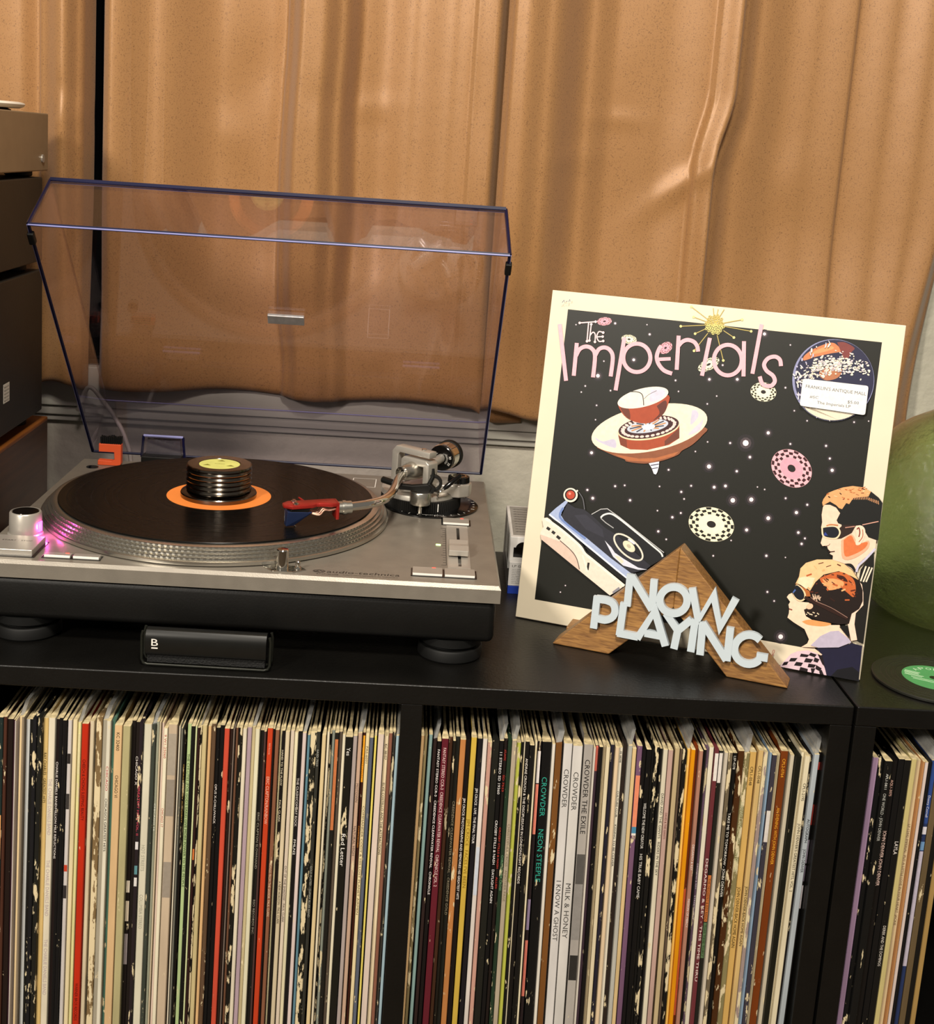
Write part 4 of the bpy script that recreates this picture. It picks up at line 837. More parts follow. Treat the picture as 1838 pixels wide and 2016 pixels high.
# left mm, right mm, colour, wear, look, [patch/title, z top, z bottom, colour, words]
RECORDS=[
[-269.9,-264.8,"1c2a28",0.2,"teal and orange patched",[["P",-136,-176,"e0a060"],["P",-178,-230,"2f7f74"]]],
[-264.7,-261.9,"4a2a1e",0.1,"brown with cream lettering",[]],
[-261.9,-257.3,"1d110d",0.0,"wide dark brown",[]],
[-257.3,-255.6,"3a2028",0.0,"thin dark maroon",[]],
[-255.6,-254.5,"cfc5bd",0.0,"very thin white",[]],
[-252.9,-249.9,"e2c99c",0.1,"peach cream",[]],
[-249.9,-247.8,"8a7b66",0.0,"thin taupe",[]],
[-247.4,-244.0,"c0c2c0",0.0,"pale silver grey",[]],
[-244.0,-240.9,"121210",0.25,"scuffed black",[]],
[-240.9,-237.5,"17171a",0.3,"black with white scratches",[]],
[-237.5,-233.3,"1b1b17",0.35,"black with dashed white wear",[]],
[-233.2,-229.1,"d2b474",0.05,"mustard tan",[["T",-80,-125,"201808","RAY CHARLES   GREATEST HITS"]]],
[-228.7,-223.2,"e0d6be",0.0,"wide cream with faint grey lettering",[["T",-102,-153,"b8a8a8","THE CHARLIE DANIELS BAND"],["T",-176,-228,"b8a8a8","THE CHARLIE DANIELS BAND"],["T",-250,-303,"b8a8a8","THE CHARLIE DANIELS BAND"]]],
[-223.0,-219.9,"1a1010",0.0,"black with bold white lettering",[["T",-88,-176,"ece4dc","CHARLIE DANIELS BAND/MILLION MILE REFLECTIONS"]]],
[-219.8,-216.7,"0b0b0d",0.1,"plain black",[]],
[-216.6,-213.5,"0e0e10",0.15,"black with white flecks",[]],
[-213.1,-209.7,"cbc4c0",0.1,"pale grey with black and red print",[["P",-79,-88,"282422"],["P",-115,-129,"3a3634"],["P",-180,-186,"c04028"],["P",-199,-211,"302c2c"]]],
[-209.1,-205.5,"dfcfa6",0.0,"cream",[]],
[-204.3,-201.7,"dcd496",0.15,"pale yellow with dark lettering",[["P",-60,-96,"d9cfa0"]]],
[-201.3,-196.0,"b92a10",0.03,"bright red",[["T",-83,-138,"4a0c06","CHEECH & CHONG SLEEPING BEAUTY"],["T",-290,-326,"5a1208","WARNER BROS RECORDS"]]],
[-195.6,-192.0,"d3c5a6",0.0,"beige",[]],
[-190.6,-185.3,"7d6644",0.55,"gold and black mottled",[]],
[-185.1,-181.3,"9f9886",0.1,"stone grey",[]],
[-181.1,-177.7,"dad4c0",0.05,"white with black lettering",[["T",-88,-110,"b83440","CHICAGO"],["T",-117,-165,"181412","CHICAGO'S GREATEST HITS"]]],
[-177.3,-174.5,"46695a",0.2,"sea green",[]],
[-174.3,-168.0,"d8b586",0.03,"wide tan",[["T",-57,-73,"3a2a18","KC 32400"],["T",-95,-115,"3a2a18","CHICAGO VI"]]],
[-167.6,-161.4,"b1a87c",0.12,"sage beige",[]],
[-161.3,-157.8,"17110f",0.1,"black with white face print lower down",[["P",-194,-205,"d8ccb8"],["P",-213,-232,"cfc0a8"],["P",-244,-273,"8a8080"]]],
[-157.8,-154.5,"1a1412",0.15,"dark brown black",[["T",-80,-106,"e8e0d8","CHICAGO X"]]],
[-154.3,-151.1,"241c20",0.3,"black with red lettering and white blocks",[["T",-104,-149,"d0485a","GREATEST HITS VOL. II"],["P",-155,-162,"d8d4d4"],["P",-177,-185,"5a8a90"],["P",-188,-196,"d8d4d0"]]],
[-150.9,-144.5,"d5cfb8",0.03,"wide pale ivory",[["T",-159,-183,"a4a290","HOT STREETS"],["T",-205,-237,"a4a290","COLUMBIA STEREO"]]],
[-143.9,-140.9,"3a4038",0.15,"dark grey green",[]],
[-140.8,-138.4,"989a86",0.05,"thin mid grey",[["T",-121,-146,"e8e8dc","CHICAGO 16"]]],
[-138.3,-136.9,"d0c2a4",0.0,"thin beige",[]],
[-135.8,-134.1,"dcc4b4",0.0,"thin pinkish cream",[]],
[-134.0,-130.8,"e8dfc4",0.0,"cream with red lettering",[["T",-57,-78,"b02820","9 W1-25060"],["T",-123,-140,"b02820","CHICAGO 17"]]],
[-130.3,-123.1,"c2ae94",0.05,"wide beige with grey photo patches",[["P",-56,-93,"a39888"],["P",-97,-130,"8f8578"],["P",-172,-205,"978c7e"]]],
[-122.0,-120.8,"e2d8c2",0.0,"very thin cream",[]],
[-119.6,-118.5,"85857a",0.0,"very thin grey",[]],
[-117.6,-116.1,"1a130f",0.35,"thin black with gold lettering",[["T",-84,-137,"d8a858","CHICAGO TRANSIT AUTHORITY"]]],
[-115.1,-111.7,"aec28a",0.03,"pale lime green with dark lettering",[["T",-75,-197,"28381c","THE CHI-LITES (FOR GOD'S SAKE) GIVE MORE POWER TO THE PEOPLE"]]],
[-111.6,-108.4,"10110d",0.1,"black next to the lime green one",[]],
[-108.3,-106.8,"dbe2ac",0.0,"very thin pale yellow green",[]],
[-106.7,-104.5,"2c1614",0.1,"dark maroon with orange patch",[["P",-160,-170,"c87038"]]],
[-104.4,-102.9,"14110f",0.5,"thin black with white flecks",[]],
[-102.7,-99.0,"c4b484",0.05,"olive beige",[]],
[-98.1,-95.4,"d8b07c",0.05,"light orange tan",[]],
[-95.3,-91.7,"5e4834",0.15,"brown",[]],
[-91.6,-88.3,"0d0c0c",0.05,"black with white block lettering",[["T",-102,-138,"e4dcd4","OPUS X-CHILLIWACK"]]],
[-88.3,-84.5,"0a0a0b",0.05,"jet black beside the coral red one",[]],
[-84.1,-79.9,"c84c36",0.02,"coral red",[]],
[-79.8,-77.3,"2a1a14",0.1,"dark brown",[]],
[-77.2,-75.9,"7a6c62",0.0,"thin grey brown",[]],
[-75.2,-73.1,"6c4a36",0.1,"thin brown",[]],
[-72.9,-69.7,"15140f",0.4,"black with torn white patches",[]],
[-69.2,-66.0,"dad0b8",0.0,"cream beside the lilac one",[]],
[-65.8,-62.0,"ac96a0",0.03,"lilac",[]],
[-61.9,-59.0,"beb088",0.05,"khaki beige with dark lettering",[]],
[-58.8,-55.2,"dcd6b8",0.0,"cream",[]],
[-55.0,-51.8,"1c1a17",0.0,"black with grey lettering",[["T",-126,-178,"a8a090","ERIC CLAPTON SLOWHAND"],["T",-207,-240,"a8a090","RSO RECORDS INC."]]],
[-51.7,-49.7,"4a3430",0.1,"thin dark mauve brown",[]],
[-48.8,-44.3,"c03f1e",0.03,"orange red",[["T",-61,-71,"eab49c","RSO Records"],["T",-91,-134,"eab49c","ERIC CLAPTON/RAINBOW"]]],
[-44.2,-42.6,"17100f",0.1,"thin black beside the orange red one",[]],
[-42.4,-39.0,"865840",0.15,"rust brown",[["T",-170,-220,"e0c0a0","SONGS FROM THE SAVIOR  PAUL CLARK"]]],
[-38.6,-36.9,"ece2b4",0.05,"thin pale yellow",[]],
[-36.8,-34.1,"14100f",0.25,"black with pale tear",[["T",-66,-98,"d8ccb0","HAND TO THE PLOW"],["T",-111,-131,"d8ccb0","PAUL CLARK"]]],
[-33.9,-30.3,"d0c0a0",0.03,"sand",[["T",-186,-226,"3a3028","A NEW HORIZON - PAUL CLARK"]]],
[-29.6,-26.4,"d4c4b0",0.02,"pale pinkish sand",[["T",-172,-225,"3a3028","OUT OF THE SHADOW - PAUL CLARK"]]],
[-26.2,-23.2,"e2d8b4",0.0,"cream",[]],
[-23.1,-19.8,"141212",0.05,"black with white title",[["T",-90,-134,"d8d0c8","THE CLASH/COMBAT ROCK"],["T",-146,-160,"e8e4dc","FMLN2"]]],
[-19.6,-16.4,"d8c6c0",0.03,"pale pink",[]],
[-15.5,-13.2,"5c8190",0.08,"steel blue",[]],
[-13.0,-7.9,"1a1a14",0.55,"wide black with cream tears",[]],
[-7.8,-4.9,"30302a",0.2,"charcoal",[["T",-64,-79,"b0b0a4","SASD 7523"],["T",-170,-218,"a8a89c","GOLD PLATED - CLIMAX BLUES BAND"]]],
[-3.4,0.0,"d8c294",0.02,"pale tan",[]],
[0.7,2.8,"e4d8bc",0.05,"thin cream",[]],
[2.9,4.4,"15120f",0.5,"very thin black with white flecks",[]],
[4.5,7.1,"898e82",0.2,"grey green",[]],
[7.2,10.5,"1c1a16",0.1,"black with orange upper half",[["P",-54,-136,"c07244"]]],
[10.6,13.3,"5a4e42",0.15,"grey brown",[]],
[13.5,16.1,"e6dcc0",0.0,"cream",[]],
[16.2,22.1,"16150f",0.12,"wide black with white script",[["T",-61,-68,"e8e4dc","Yes"],["T",-139,-169,"ece8e0","Red Letter"]]],
[22.5,25.9,"ac9e98",0.05,"greyish mauve",[]],
[26.3,29.8,"c4a48c",0.2,"dusty pink with dark lettering",[["T",-94,-111,"5a4a44","MOTOWN"],["T",-133,-160,"4a3a34","NATURAL HIGH"]]],
[30.2,32.6,"3c1a10",0.1,"dark rust brown with orange lettering",[["P",-52,-94,"eca428"],["T",-72,-90,"b85a10","MOTOWN"],["T",-134,-154,"d08838","COMMODORES"]]],
[32.8,36.0,"e4d2a4",0.03,"cream with brown lettering",[["T",-61,-76,"5a4a30","PAS-6031"],["T",-115,-216,"6a5a40","COMMANDER CODY & HIS LOST PLANET AIRMEN"]]],
[36.2,39.3,"5a606e",0.2,"slate blue",[]],
[40.0,42.1,"e8d86c",0.02,"bright yellow",[]],
[43.0,48.0,"d8c6b8",0.02,"wide pale pink beige",[]],
[48.3,51.9,"e6d4b0",0.0,"cream with long black title",[["T",-93,-159,"1a1410","ELVIS COSTELLO AND THE ATTRACTIONS"],["T",-58,-72,"1a1410","KC 38157"]]],
[52.0,55.0,"865846",0.05,"reddish brown",[]],
[55.1,57.6,"3a3630",0.35,"dark grey with white flecks",[]],
[58.0,60.9,"a0b8c2",0.02,"light blue",[]],
[77.6,81.2,"deb884",0.03,"peach",[]],
[81.4,84.0,"877854",0.4,"olive with dark bars",[]],
[85.1,88.3,"84a09c",0.05,"pale teal",[]],
[89.1,92.2,"2c1e1c",0.1,"dark brown with a white scuff",[]],
[92.4,95.8,"120d0d",0.0,"black with bold white lettering",[["T",-59,-192,"f0e8e4","FANTASY STEREO CCR-3   CREEDENCE CLEARWATER REVIVAL   CHRONICLE"]]],
[96.2,101.8,"5e1a26",0.02,"wide maroon with pink lettering",[["T",-57,-184,"e8c8c4","FANTASY STEREO CCR-3  CREEDENCE CLEARWATER REVIVAL  CHRONICLE VOL. 2"]]],
[102.3,105.5,"583826",0.15,"brown beside the maroon one",[]],
[105.7,108.0,"17150f",0.1,"thin black",[]],
[108.1,111.6,"20211c",0.0,"charcoal with dull cream lettering",[["T",-107,-213,"a89c80","CREEDENCE CLEARWATER REVIVAL - CREEDENCE GOLD"]]],
[111.9,116.7,"b87a44",0.2,"orange brown with dark lettering",[]],
[116.9,120.5,"140e0d",0.0,"black with small white lettering",[["T",-103,-197,"f0e8e0","JIM CROCE: PHOTOGRAPHS AND MEMORIES HIS GREATEST HITS"]]],
[121.2,125.9,"ccac46",0.02,"mustard yellow",[["T",-122,-147,"8a6c18","JIM CROCE"],["T",-151,-186,"8a6c18","FACES I'VE BEEN"]]],
[126.8,130.7,"17151a",0.03,"black with white lettering beside the mustard one",[["T",-95,-146,"ece8e4","JIM CROCE . LIVE . THE FINAL TOUR"]]],
[131.3,135.0,"d8d0c8",0.03,"white with pale blue lower part",[["P",-148,-193,"c4ccd8"]]],
[135.4,138.9,"c49686",0.35,"dusty pink with red print",[]],
[139.3,145.2,"1c1c17",0.03,"wide charcoal black",[]],
[145.3,149.0,"0f0e0e",0.02,"black with white title",[["T",-60,-98,"e8e4e0","11 STEREO SD 19360"],["T",-122,-199,"f0ece8","CROSBY STILLS & NASH    DAYLIGHT AGAIN"]]],
[149.2,152.2,"1d1512",0.05,"black with red lettering",[["T",-58,-68,"c03a30","ATLANTIC"],["T",-81,-96,"c03a30","SD 7523"],["T",-129,-167,"c03a30","CROSBY STILLS & NASH"],["T",-175,-186,"c03a30","ALLIES"]]],
[152.4,155.7,"223625",0.2,"dark green",[["T",-153,-186,"6a9a70","CHRISTOPHER CROSS"]]],
[155.8,159.8,"b0a28c",0.05,"stone beige",[["T",-124,-196,"80745c","CHRISTOPHER CROSS   ANOTHER PAGE"]]],
[160.2,163.7,"b4b84c",0.25,"lime yellow",[]],
[163.9,166.1,"11100f",0.3,"thin black with flecks",[]],
[166.3,167.3,"dcd0b4",0.3,"very thin torn cream",[]],
[167.4,171.0,"120f0e",0.05,"black with white title and torn edge",[["T",-64,-179,"f0e8dc","ANDRAE CROUCH & THE DISCIPLES/LIVE IN LONDON/LIGHT RECORDS"]]],
[171.1,174.9,"131210",0.2,"black",[]],
[175.6,177.3,"e4d8b8",0.4,"thin torn cream",[]],
[178.1,181.3,"241a1c",0.1,"black with salmon and white top",[["P",-58,-87,"e8e0dc"],["P",-88,-134,"dc806c"],["P",-195,-224,"8c7c98"],["P",-234,-288,"c87060"]]],
[182.0,189.8,"0c0c0c",0.0,"thick black with turquoise lettering",[["T",-82,-118,"2fa08c","CROWDER"],["T",-130,-179,"2fa08c","NEON STEEPLE"]]],
[190.3,192.9,"e0d9cc",0.02,"thin white beside the brown textured one",[]],
[193.3,198.6,"774c22",0.18,"brown with cork like texture",[]],
[200.2,207.4,"d6d2ce",0.0,"thick white, left one of the pair",[["T",-73,-108,"4a4846","CROWDER"],["T",-176,-233,"4a4846","I KNOW A GHOST"]]],
[208.0,216.2,"d4d0ca",0.0,"thick white, right one of the pair",[["T",-75,-110,"4a4846","CROWDER"],["T",-178,-230,"4a4846","MILK & HONEY"]]],
[217.5,225.1,"a8a29b",0.02,"thick grey with black title",[["T",-64,-132,"161414","CROWDER THE EXILE"],["P",-151,-179,"55524f"],["P",-179,-232,"8a8682"],["P",-247,-271,"2c2a28"]]],
[225.3,226.8,"dcd4c8",0.0,"very thin white",[]],
[227.1,229.8,"54404c",0.1,"dark mauve with salmon top",[["P",-49,-74,"e47664"]]],
[229.8,233.0,"12100f",0.15,"black",[]],
[233.3,236.0,"beac88",0.1,"tan",[]],
[236.2,239.6,"e0d2b0",0.02,"cream",[]],
[240.1,243.1,"24222f",0.25,"navy black",[]],
[243.7,246.9,"e2c9a6",0.03,"pale apricot",[]],
[247.2,250.4,"e8e0cc",0.0,"white with black title",[["T",-55,-65,"1a1614","FE 38398"],["T",-91,-115,"1a1614","CULTURE CLUB"],["T",-122,-161,"1a1614","KISSING TO BE CLEVER"]]],
[250.5,254.0,"2a211c",0.15,"dark brown",[]],
[254.2,257.7,"b4b2a8",0.05,"light grey",[]],
[257.9,261.3,"d8bc88",0.05,"tan cream",[]],
[262.1,266.5,"74546f",0.1,"purple with salmon and blue top",[["P",-75,-122,"e48a68"],["P",-122,-128,"4a88a8"],["P",-128,-130,"e8e0d8"]]],
[266.7,269.6,"100e0e",0.05,"plain black",[]],
[269.8,274.0,"0d0c0c",0.05,"black with white script",[["T",-99,-141,"dcd8d0","WELCOME THE NEW CREATOR"],["T",-146,-187,"dcd8d0","HIS TRUE BABY CAME"]]],
[274.1,277.0,"0f0f0e",0.1,"black",[]],
[277.1,280.9,"131210",0.45,"black with white tears",[]],
[281.6,283.8,"0e0d0d",0.2,"thin black",[]],
[284.4,288.2,"dfd6bd",0.0,"cream with black title",[["T",-36,-46,"1a1614","707471E"],["T",-90,-166,"1a1614","DAVID AND THE GIANTS   RIDERS IN THE SKY"]]],
[288.8,292.9,"c0a094",0.08,"dusty rose",[["T",-108,-132,"7c4038","DAVID & THE GIANTS"]]],
[294.9,299.0,"c0ac84",0.1,"sand brown",[]],
[299.2,301.0,"5e4e40",0.1,"thin brown grey",[]],
[301.2,304.7,"141210",0.5,"black with torn white patches",[]],
[305.0,307.7,"ecbe60",0.02,"light amber",[]],
[307.8,311.3,"e09208",0.02,"vivid orange yellow",[]],
[311.4,314.5,"78320f",0.1,"dark rust with orange lower half",[["P",-180,-302,"d8643c"]]],
[314.7,318.0,"ac7c68",0.1,"pinkish brown",[["T",-136,-160,"ece0d8","DEGARMO & KEY"],["T",-187,-214,"ece0d8","MISSION OF MERCY"]]],
[318.4,320.7,"0f0c0c",0.05,"thin black",[]],
[321.0,323.2,"675165",0.35,"thin purple black",[["T",-155,-179,"d8ccd4","DEGARMO & KEY"],["T",-185,-208,"d8ccd4","STREETLIGHT"]]],
[323.6,327.4,"e2dac4",0.0,"cream beside the plum one",[]],
[327.6,331.3,"682e33",0.05,"plum",[["T",-149,-266,"ecdcd4","DEGARMO & KEY - THIS TIME THRU"],["P",-52,-77,"e4dcd4"]]],
[331.5,335.0,"1e1d18",0.05,"black green with white top",[["P",-52,-79,"dcd4cc"],["P",-165,-209,"c07038"],["T",-168,-208,"20120a","THE DEGARMO & KEY BAND"],["P",-210,-244,"55704c"],["T",-212,-242,"18200f","THIS TIME THRU"]]],
[335.6,338.5,"cbc0ae",0.1,"pale stone",[]],
[338.9,342.2,"6c5f4a",0.5,"brown with cream tears",[]],
[342.9,346.8,"0f0e0d",0.15,"black with white title",[["T",-106,-185,"ece8dc","TAKE ME TO TOMORROW - JOHN DENVER"],["T",-54,-66,"dcd8cc","LSP-4278"]]],
[347.2,352.3,"48290f",0.4,"dark brown with orange and white print",[]],
[352.5,357.5,"867c54",0.4,"olive with tears",[["T",-96,-161,"c8c8a0","FAREWELL ANDROMEDA - JOHN DENVER"]]],
[357.7,363.4,"d4ac62",0.02,"golden tan, left one of the pair",[["T",-64,-81,"2a1c0c","CPL1-0548"],["T",-176,-234,"2a1c0c","JOHN DENVER-BACK HOME AGAIN"]]],
[364.5,368.7,"d0b074",0.02,"golden tan, right one of the pair",[["T",-62,-78,"2a1c0c","CPL1-0548"],["T",-174,-231,"2a1c0c","JOHN DENVER-BACK HOME AGAIN"]]],
[369.1,373.0,"a08c84",0.5,"pink black and white patched",[]],
[373.2,375.0,"849cb4",0.05,"thin pale blue",[]],
[375.2,379.2,"3a3640",0.2,"dark grey with white patch",[["P",-101,-130,"d8d0c8"]]],
[379.4,382.9,"c4b490",0.2,"beige photo print",[]],
[383.3,389.5,"76380f",0.06,"wide rust with orange lettering",[["T",-55,-72,"f0a830","CPL2-0764"],["T",-100,-153,"f0a830","AN EVENING WITH JOHN DENVER"]]],
[391.4,394.7,"cbc0a8",0.2,"pale grey with worn lettering",[]],
[394.8,399.8,"17170f",0.1,"black green",[]],
[400.2,402.6,"e4d8b8",0.02,"thin cream",[]],
[402.7,407.0,"e0d4b4",0.02,"cream with long black title",[["T",-75,-91,"1a1610","CPL1-2195"],["T",-112,-176,"1a1610","JOHN DENVER'S GREATEST HITS, VOL. 2"]]],
[407.2,410.1,"160f0e",0.2,"black with pale pink flecks",[]],
[410.3,414.7,"b0b8be",0.02,"pale blue grey with black title",[["T",-108,-130,"12181c","AUTOGRAPH"],["T",-136,-158,"12181c","JOHN DENVER"]]],
[415.1,420.2,"141110",0.1,"black with lilac squares",[["P",-129,-151,"8a8090"],["P",-153,-168,"6a6070"],["P",-172,-194,"c8c0c4"],["P",-57,-64,"a83028"],["P",-96,-115,"8c2c24"]]],
[461.7,466.4,"ae90b0",0.05,"lavender",[]],
[466.6,470.5,"0f0f0f",0.2,"black right beside the lavender one",[]],
[470.6,477.1,"10100f",0.05,"wide black with white lettering",[["T",-62,-76,"d8d8d0","AFL1-5811"],["T",-80,-124,"b8b8b0","ONE WORLD - JOHN DENVER"]]],
[477.3,482.9,"120f0e",0.05,"black with pale pink title",[["T",-69,-84,"e0b4a4","AQL1-3075"],["T",-116,-168,"e8c8bc","JOHN DENVER-JOHN DENVER"]]],
[483.0,488.2,"0f0e0e",0.1,"plain black",[]],
[488.2,493.9,"12110f",0.08,"black with short white title",[["T",-125,-137,"ece4dc","LAYLA"],["T",-205,-244,"d8d0c4","DEREK AND THE DOMINOS"]]],
[494.1,498.3,"c7b87c",0.05,"yellow cream",[]],
[498.7,503.6,"d2bc94",0.03,"beige with faint lettering",[["T",-110,-206,"7a6848","LP-12442 IMPERIAL  PUT A LITTLE LOVE IN YOUR HEART  JACKIE"]]],
[503.7,505.6,"b48050",0.1,"thin orange brown",[]],
[505.8,509.3,"dccbc4",0.03,"pinkish white",[]],
[509.5,511.8,"0d0d0e",0.05,"thin black",[]],
[512.0,516.4,"26345c",0.1,"blue and white patched",[["P",-29,-108,"2c4684"],["P",-111,-118,"d8d4dc"],["P",-125,-133,"6a90b8"],["P",-134,-244,"bcb4c4"],["T",-82,-102,"e0e0e8","Denny Correll"]]],
[516.9,522.2,"67563c",0.15,"taupe",[]],
[522.3,526.6,"14120f",0.1,"black at the far right",[]],
[527.0,532.3,"a88850",0.1,"tan at the far right",[]]]

# ------------------------------------------------------------------ records in the shelf
def sleeve_mat():
    m = bpy.data.materials.new('sleeve_card'); m.use_nodes = True; N = m.node_tree.nodes; L = m.node_tree.links; b = N['Principled BSDF']
    oi = N.new('ShaderNodeObjectInfo'); tc = N.new('ShaderNodeTexCoord')
    ad = N.new('ShaderNodeVectorMath'); ad.operation = 'ADD'; sc = N.new('ShaderNodeVectorMath'); sc.operation = 'SCALE'; sc.inputs['Scale'].default_value = 9.0
    cb = N.new('ShaderNodeCombineXYZ'); L.new(oi.outputs['Random'], cb.inputs[0]); L.new(oi.outputs['Random'], cb.inputs[2]); L.new(cb.outputs[0], sc.inputs[0])
    L.new(tc.outputs['Object'], ad.inputs[0]); L.new(sc.outputs[0], ad.inputs[1])
    mp = N.new('ShaderNodeMapping'); mp.inputs['Scale'].default_value = (1.6, .6, .35); L.new(ad.outputs[0], mp.inputs['Vector'])
    n = N.new('ShaderNodeTexNoise'); n.inputs['Scale'].default_value = 170; n.inputs['Detail'].default_value = 4; n.inputs['Roughness'].default_value = .62; L.new(mp.outputs['Vector'], n.inputs['Vector'])
    n0 = N.new('ShaderNodeTexNoise'); n0.inputs['Scale'].default_value = 22; n0.inputs['Detail'].default_value = 2; L.new(ad.outputs[0], n0.inputs['Vector'])
    av = N.new('ShaderNodeMath'); av.operation = 'MULTIPLY_ADD'; av.inputs[1].default_value = .5; L.new(n0.outputs['Fac'], av.inputs[0]); L.new(n.outputs['Fac'], av.inputs[2])
    th = N.new('ShaderNodeMath'); th.operation = 'MULTIPLY_ADD'; th.inputs[1].default_value = .42; L.new(oi.outputs['Alpha'], th.inputs[0]); L.new(av.outputs[0], th.inputs[2])
    rp = N.new('ShaderNodeValToRGB'); rp.color_ramp.elements[0].position = .97; rp.color_ramp.elements[1].position = 1.0; L.new(th.outputs[0], rp.inputs['Fac'])
    n2 = N.new('ShaderNodeTexNoise'); n2.inputs['Scale'].default_value = 45; n2.inputs['Detail'].default_value = 5; L.new(mp.outputs['Vector'], n2.inputs['Vector'])
    mr = N.new('ShaderNodeMapRange'); mr.inputs['To Min'].default_value = .72; mr.inputs['To Max'].default_value = 1.2; L.new(n2.outputs['Fac'], mr.inputs['Value'])
    ml = N.new('ShaderNodeVectorMath'); ml.operation = 'SCALE'; L.new(oi.outputs['Color'], ml.inputs[0]); L.new(mr.outputs[0], ml.inputs['Scale'])
    mx = N.new('ShaderNodeMix'); mx.data_type = 'RGBA'; L.new(rp.outputs['Color'], mx.inputs[0]); L.new(ml.outputs[0], mx.inputs[6]); mx.inputs[7].default_value = lin('dccbA4')
    L.new(mx.outputs[2], b.inputs['Base Color']); b.inputs['Roughness'].default_value = .45; b.inputs['Specular IOR Level'].default_value = .35
    bp = N.new('ShaderNodeBump'); bp.inputs['Strength'].default_value = .25; bp.inputs['Distance'].default_value = .0006; L.new(n.outputs['Fac'], bp.inputs['Height']); L.new(bp.outputs['Normal'], b.inputs['Normal'])
    return m
M_sleeve = sleeve_mat()
M_paper = mat('paper_edge', 'cdbb90', rough=.8, noise=.3, nscale=200)
M_poly = None
def poly_film():
    m = bpy.data.materials.new('clear_film'); m.use_nodes = True; N = m.node_tree.nodes; L = m.node_tree.links; b = N['Principled BSDF']
    b.inputs['Base Color'].default_value = lin('c8c8c4'); b.inputs['Roughness'].default_value = .25; b.inputs['Alpha'].default_value = .4
    tc = N.new('ShaderNodeTexCoord'); n = N.new('ShaderNodeTexNoise'); n.inputs['Scale'].default_value = 120; L.new(tc.outputs['Object'], n.inputs['Vector'])
    bp = N.new('ShaderNodeBump'); bp.inputs['Strength'].default_value = .8; L.new(n.outputs['Fac'], bp.inputs['Height']); L.new(bp.outputs['Normal'], b.inputs['Normal']); return m
M_film = poly_film()
LEANS = [(-280, .021), (-196, .021), (60, .003), (79, .006), (190, -.016), (308, -.023), (385, -.004), (412, .006), (464, .002), (560, 0)]
def lean(x):
    for (a, u), (b, v) in zip(LEANS, LEANS[1:]):
        if x <= b: return u+(v-u)*max(0, (x-a))/(b-a)
    return 0
BAYS = [(-400, 61, 'left bay', ['mustard tan', 'bright red', 'wide tan', 'pale lime green', 'coral red', 'lilac', 'orange red', 'steel blue', 'bright yellow', 'light blue']),
        (61, 437, 'middle bay', ['peach', 'wide maroon', 'mustard yellow', 'lime yellow', 'thick black', 'thick grey', 'purple', 'vivid orange yellow', 'plum', 'wide rust', 'pale blue grey']),
        (437, 900, 'right bay', ['lavender', 'yellow cream', 'taupe'])]
ORD = ['', 'first', 'second', 'third', 'fourth', 'fifth', 'sixth', 'seventh', 'eighth', 'ninth', 'tenth', 'eleventh', 'twelfth', 'thirteenth', 'fourteenth']
FLOORZ = -T-CELL
rng = random.Random(21)
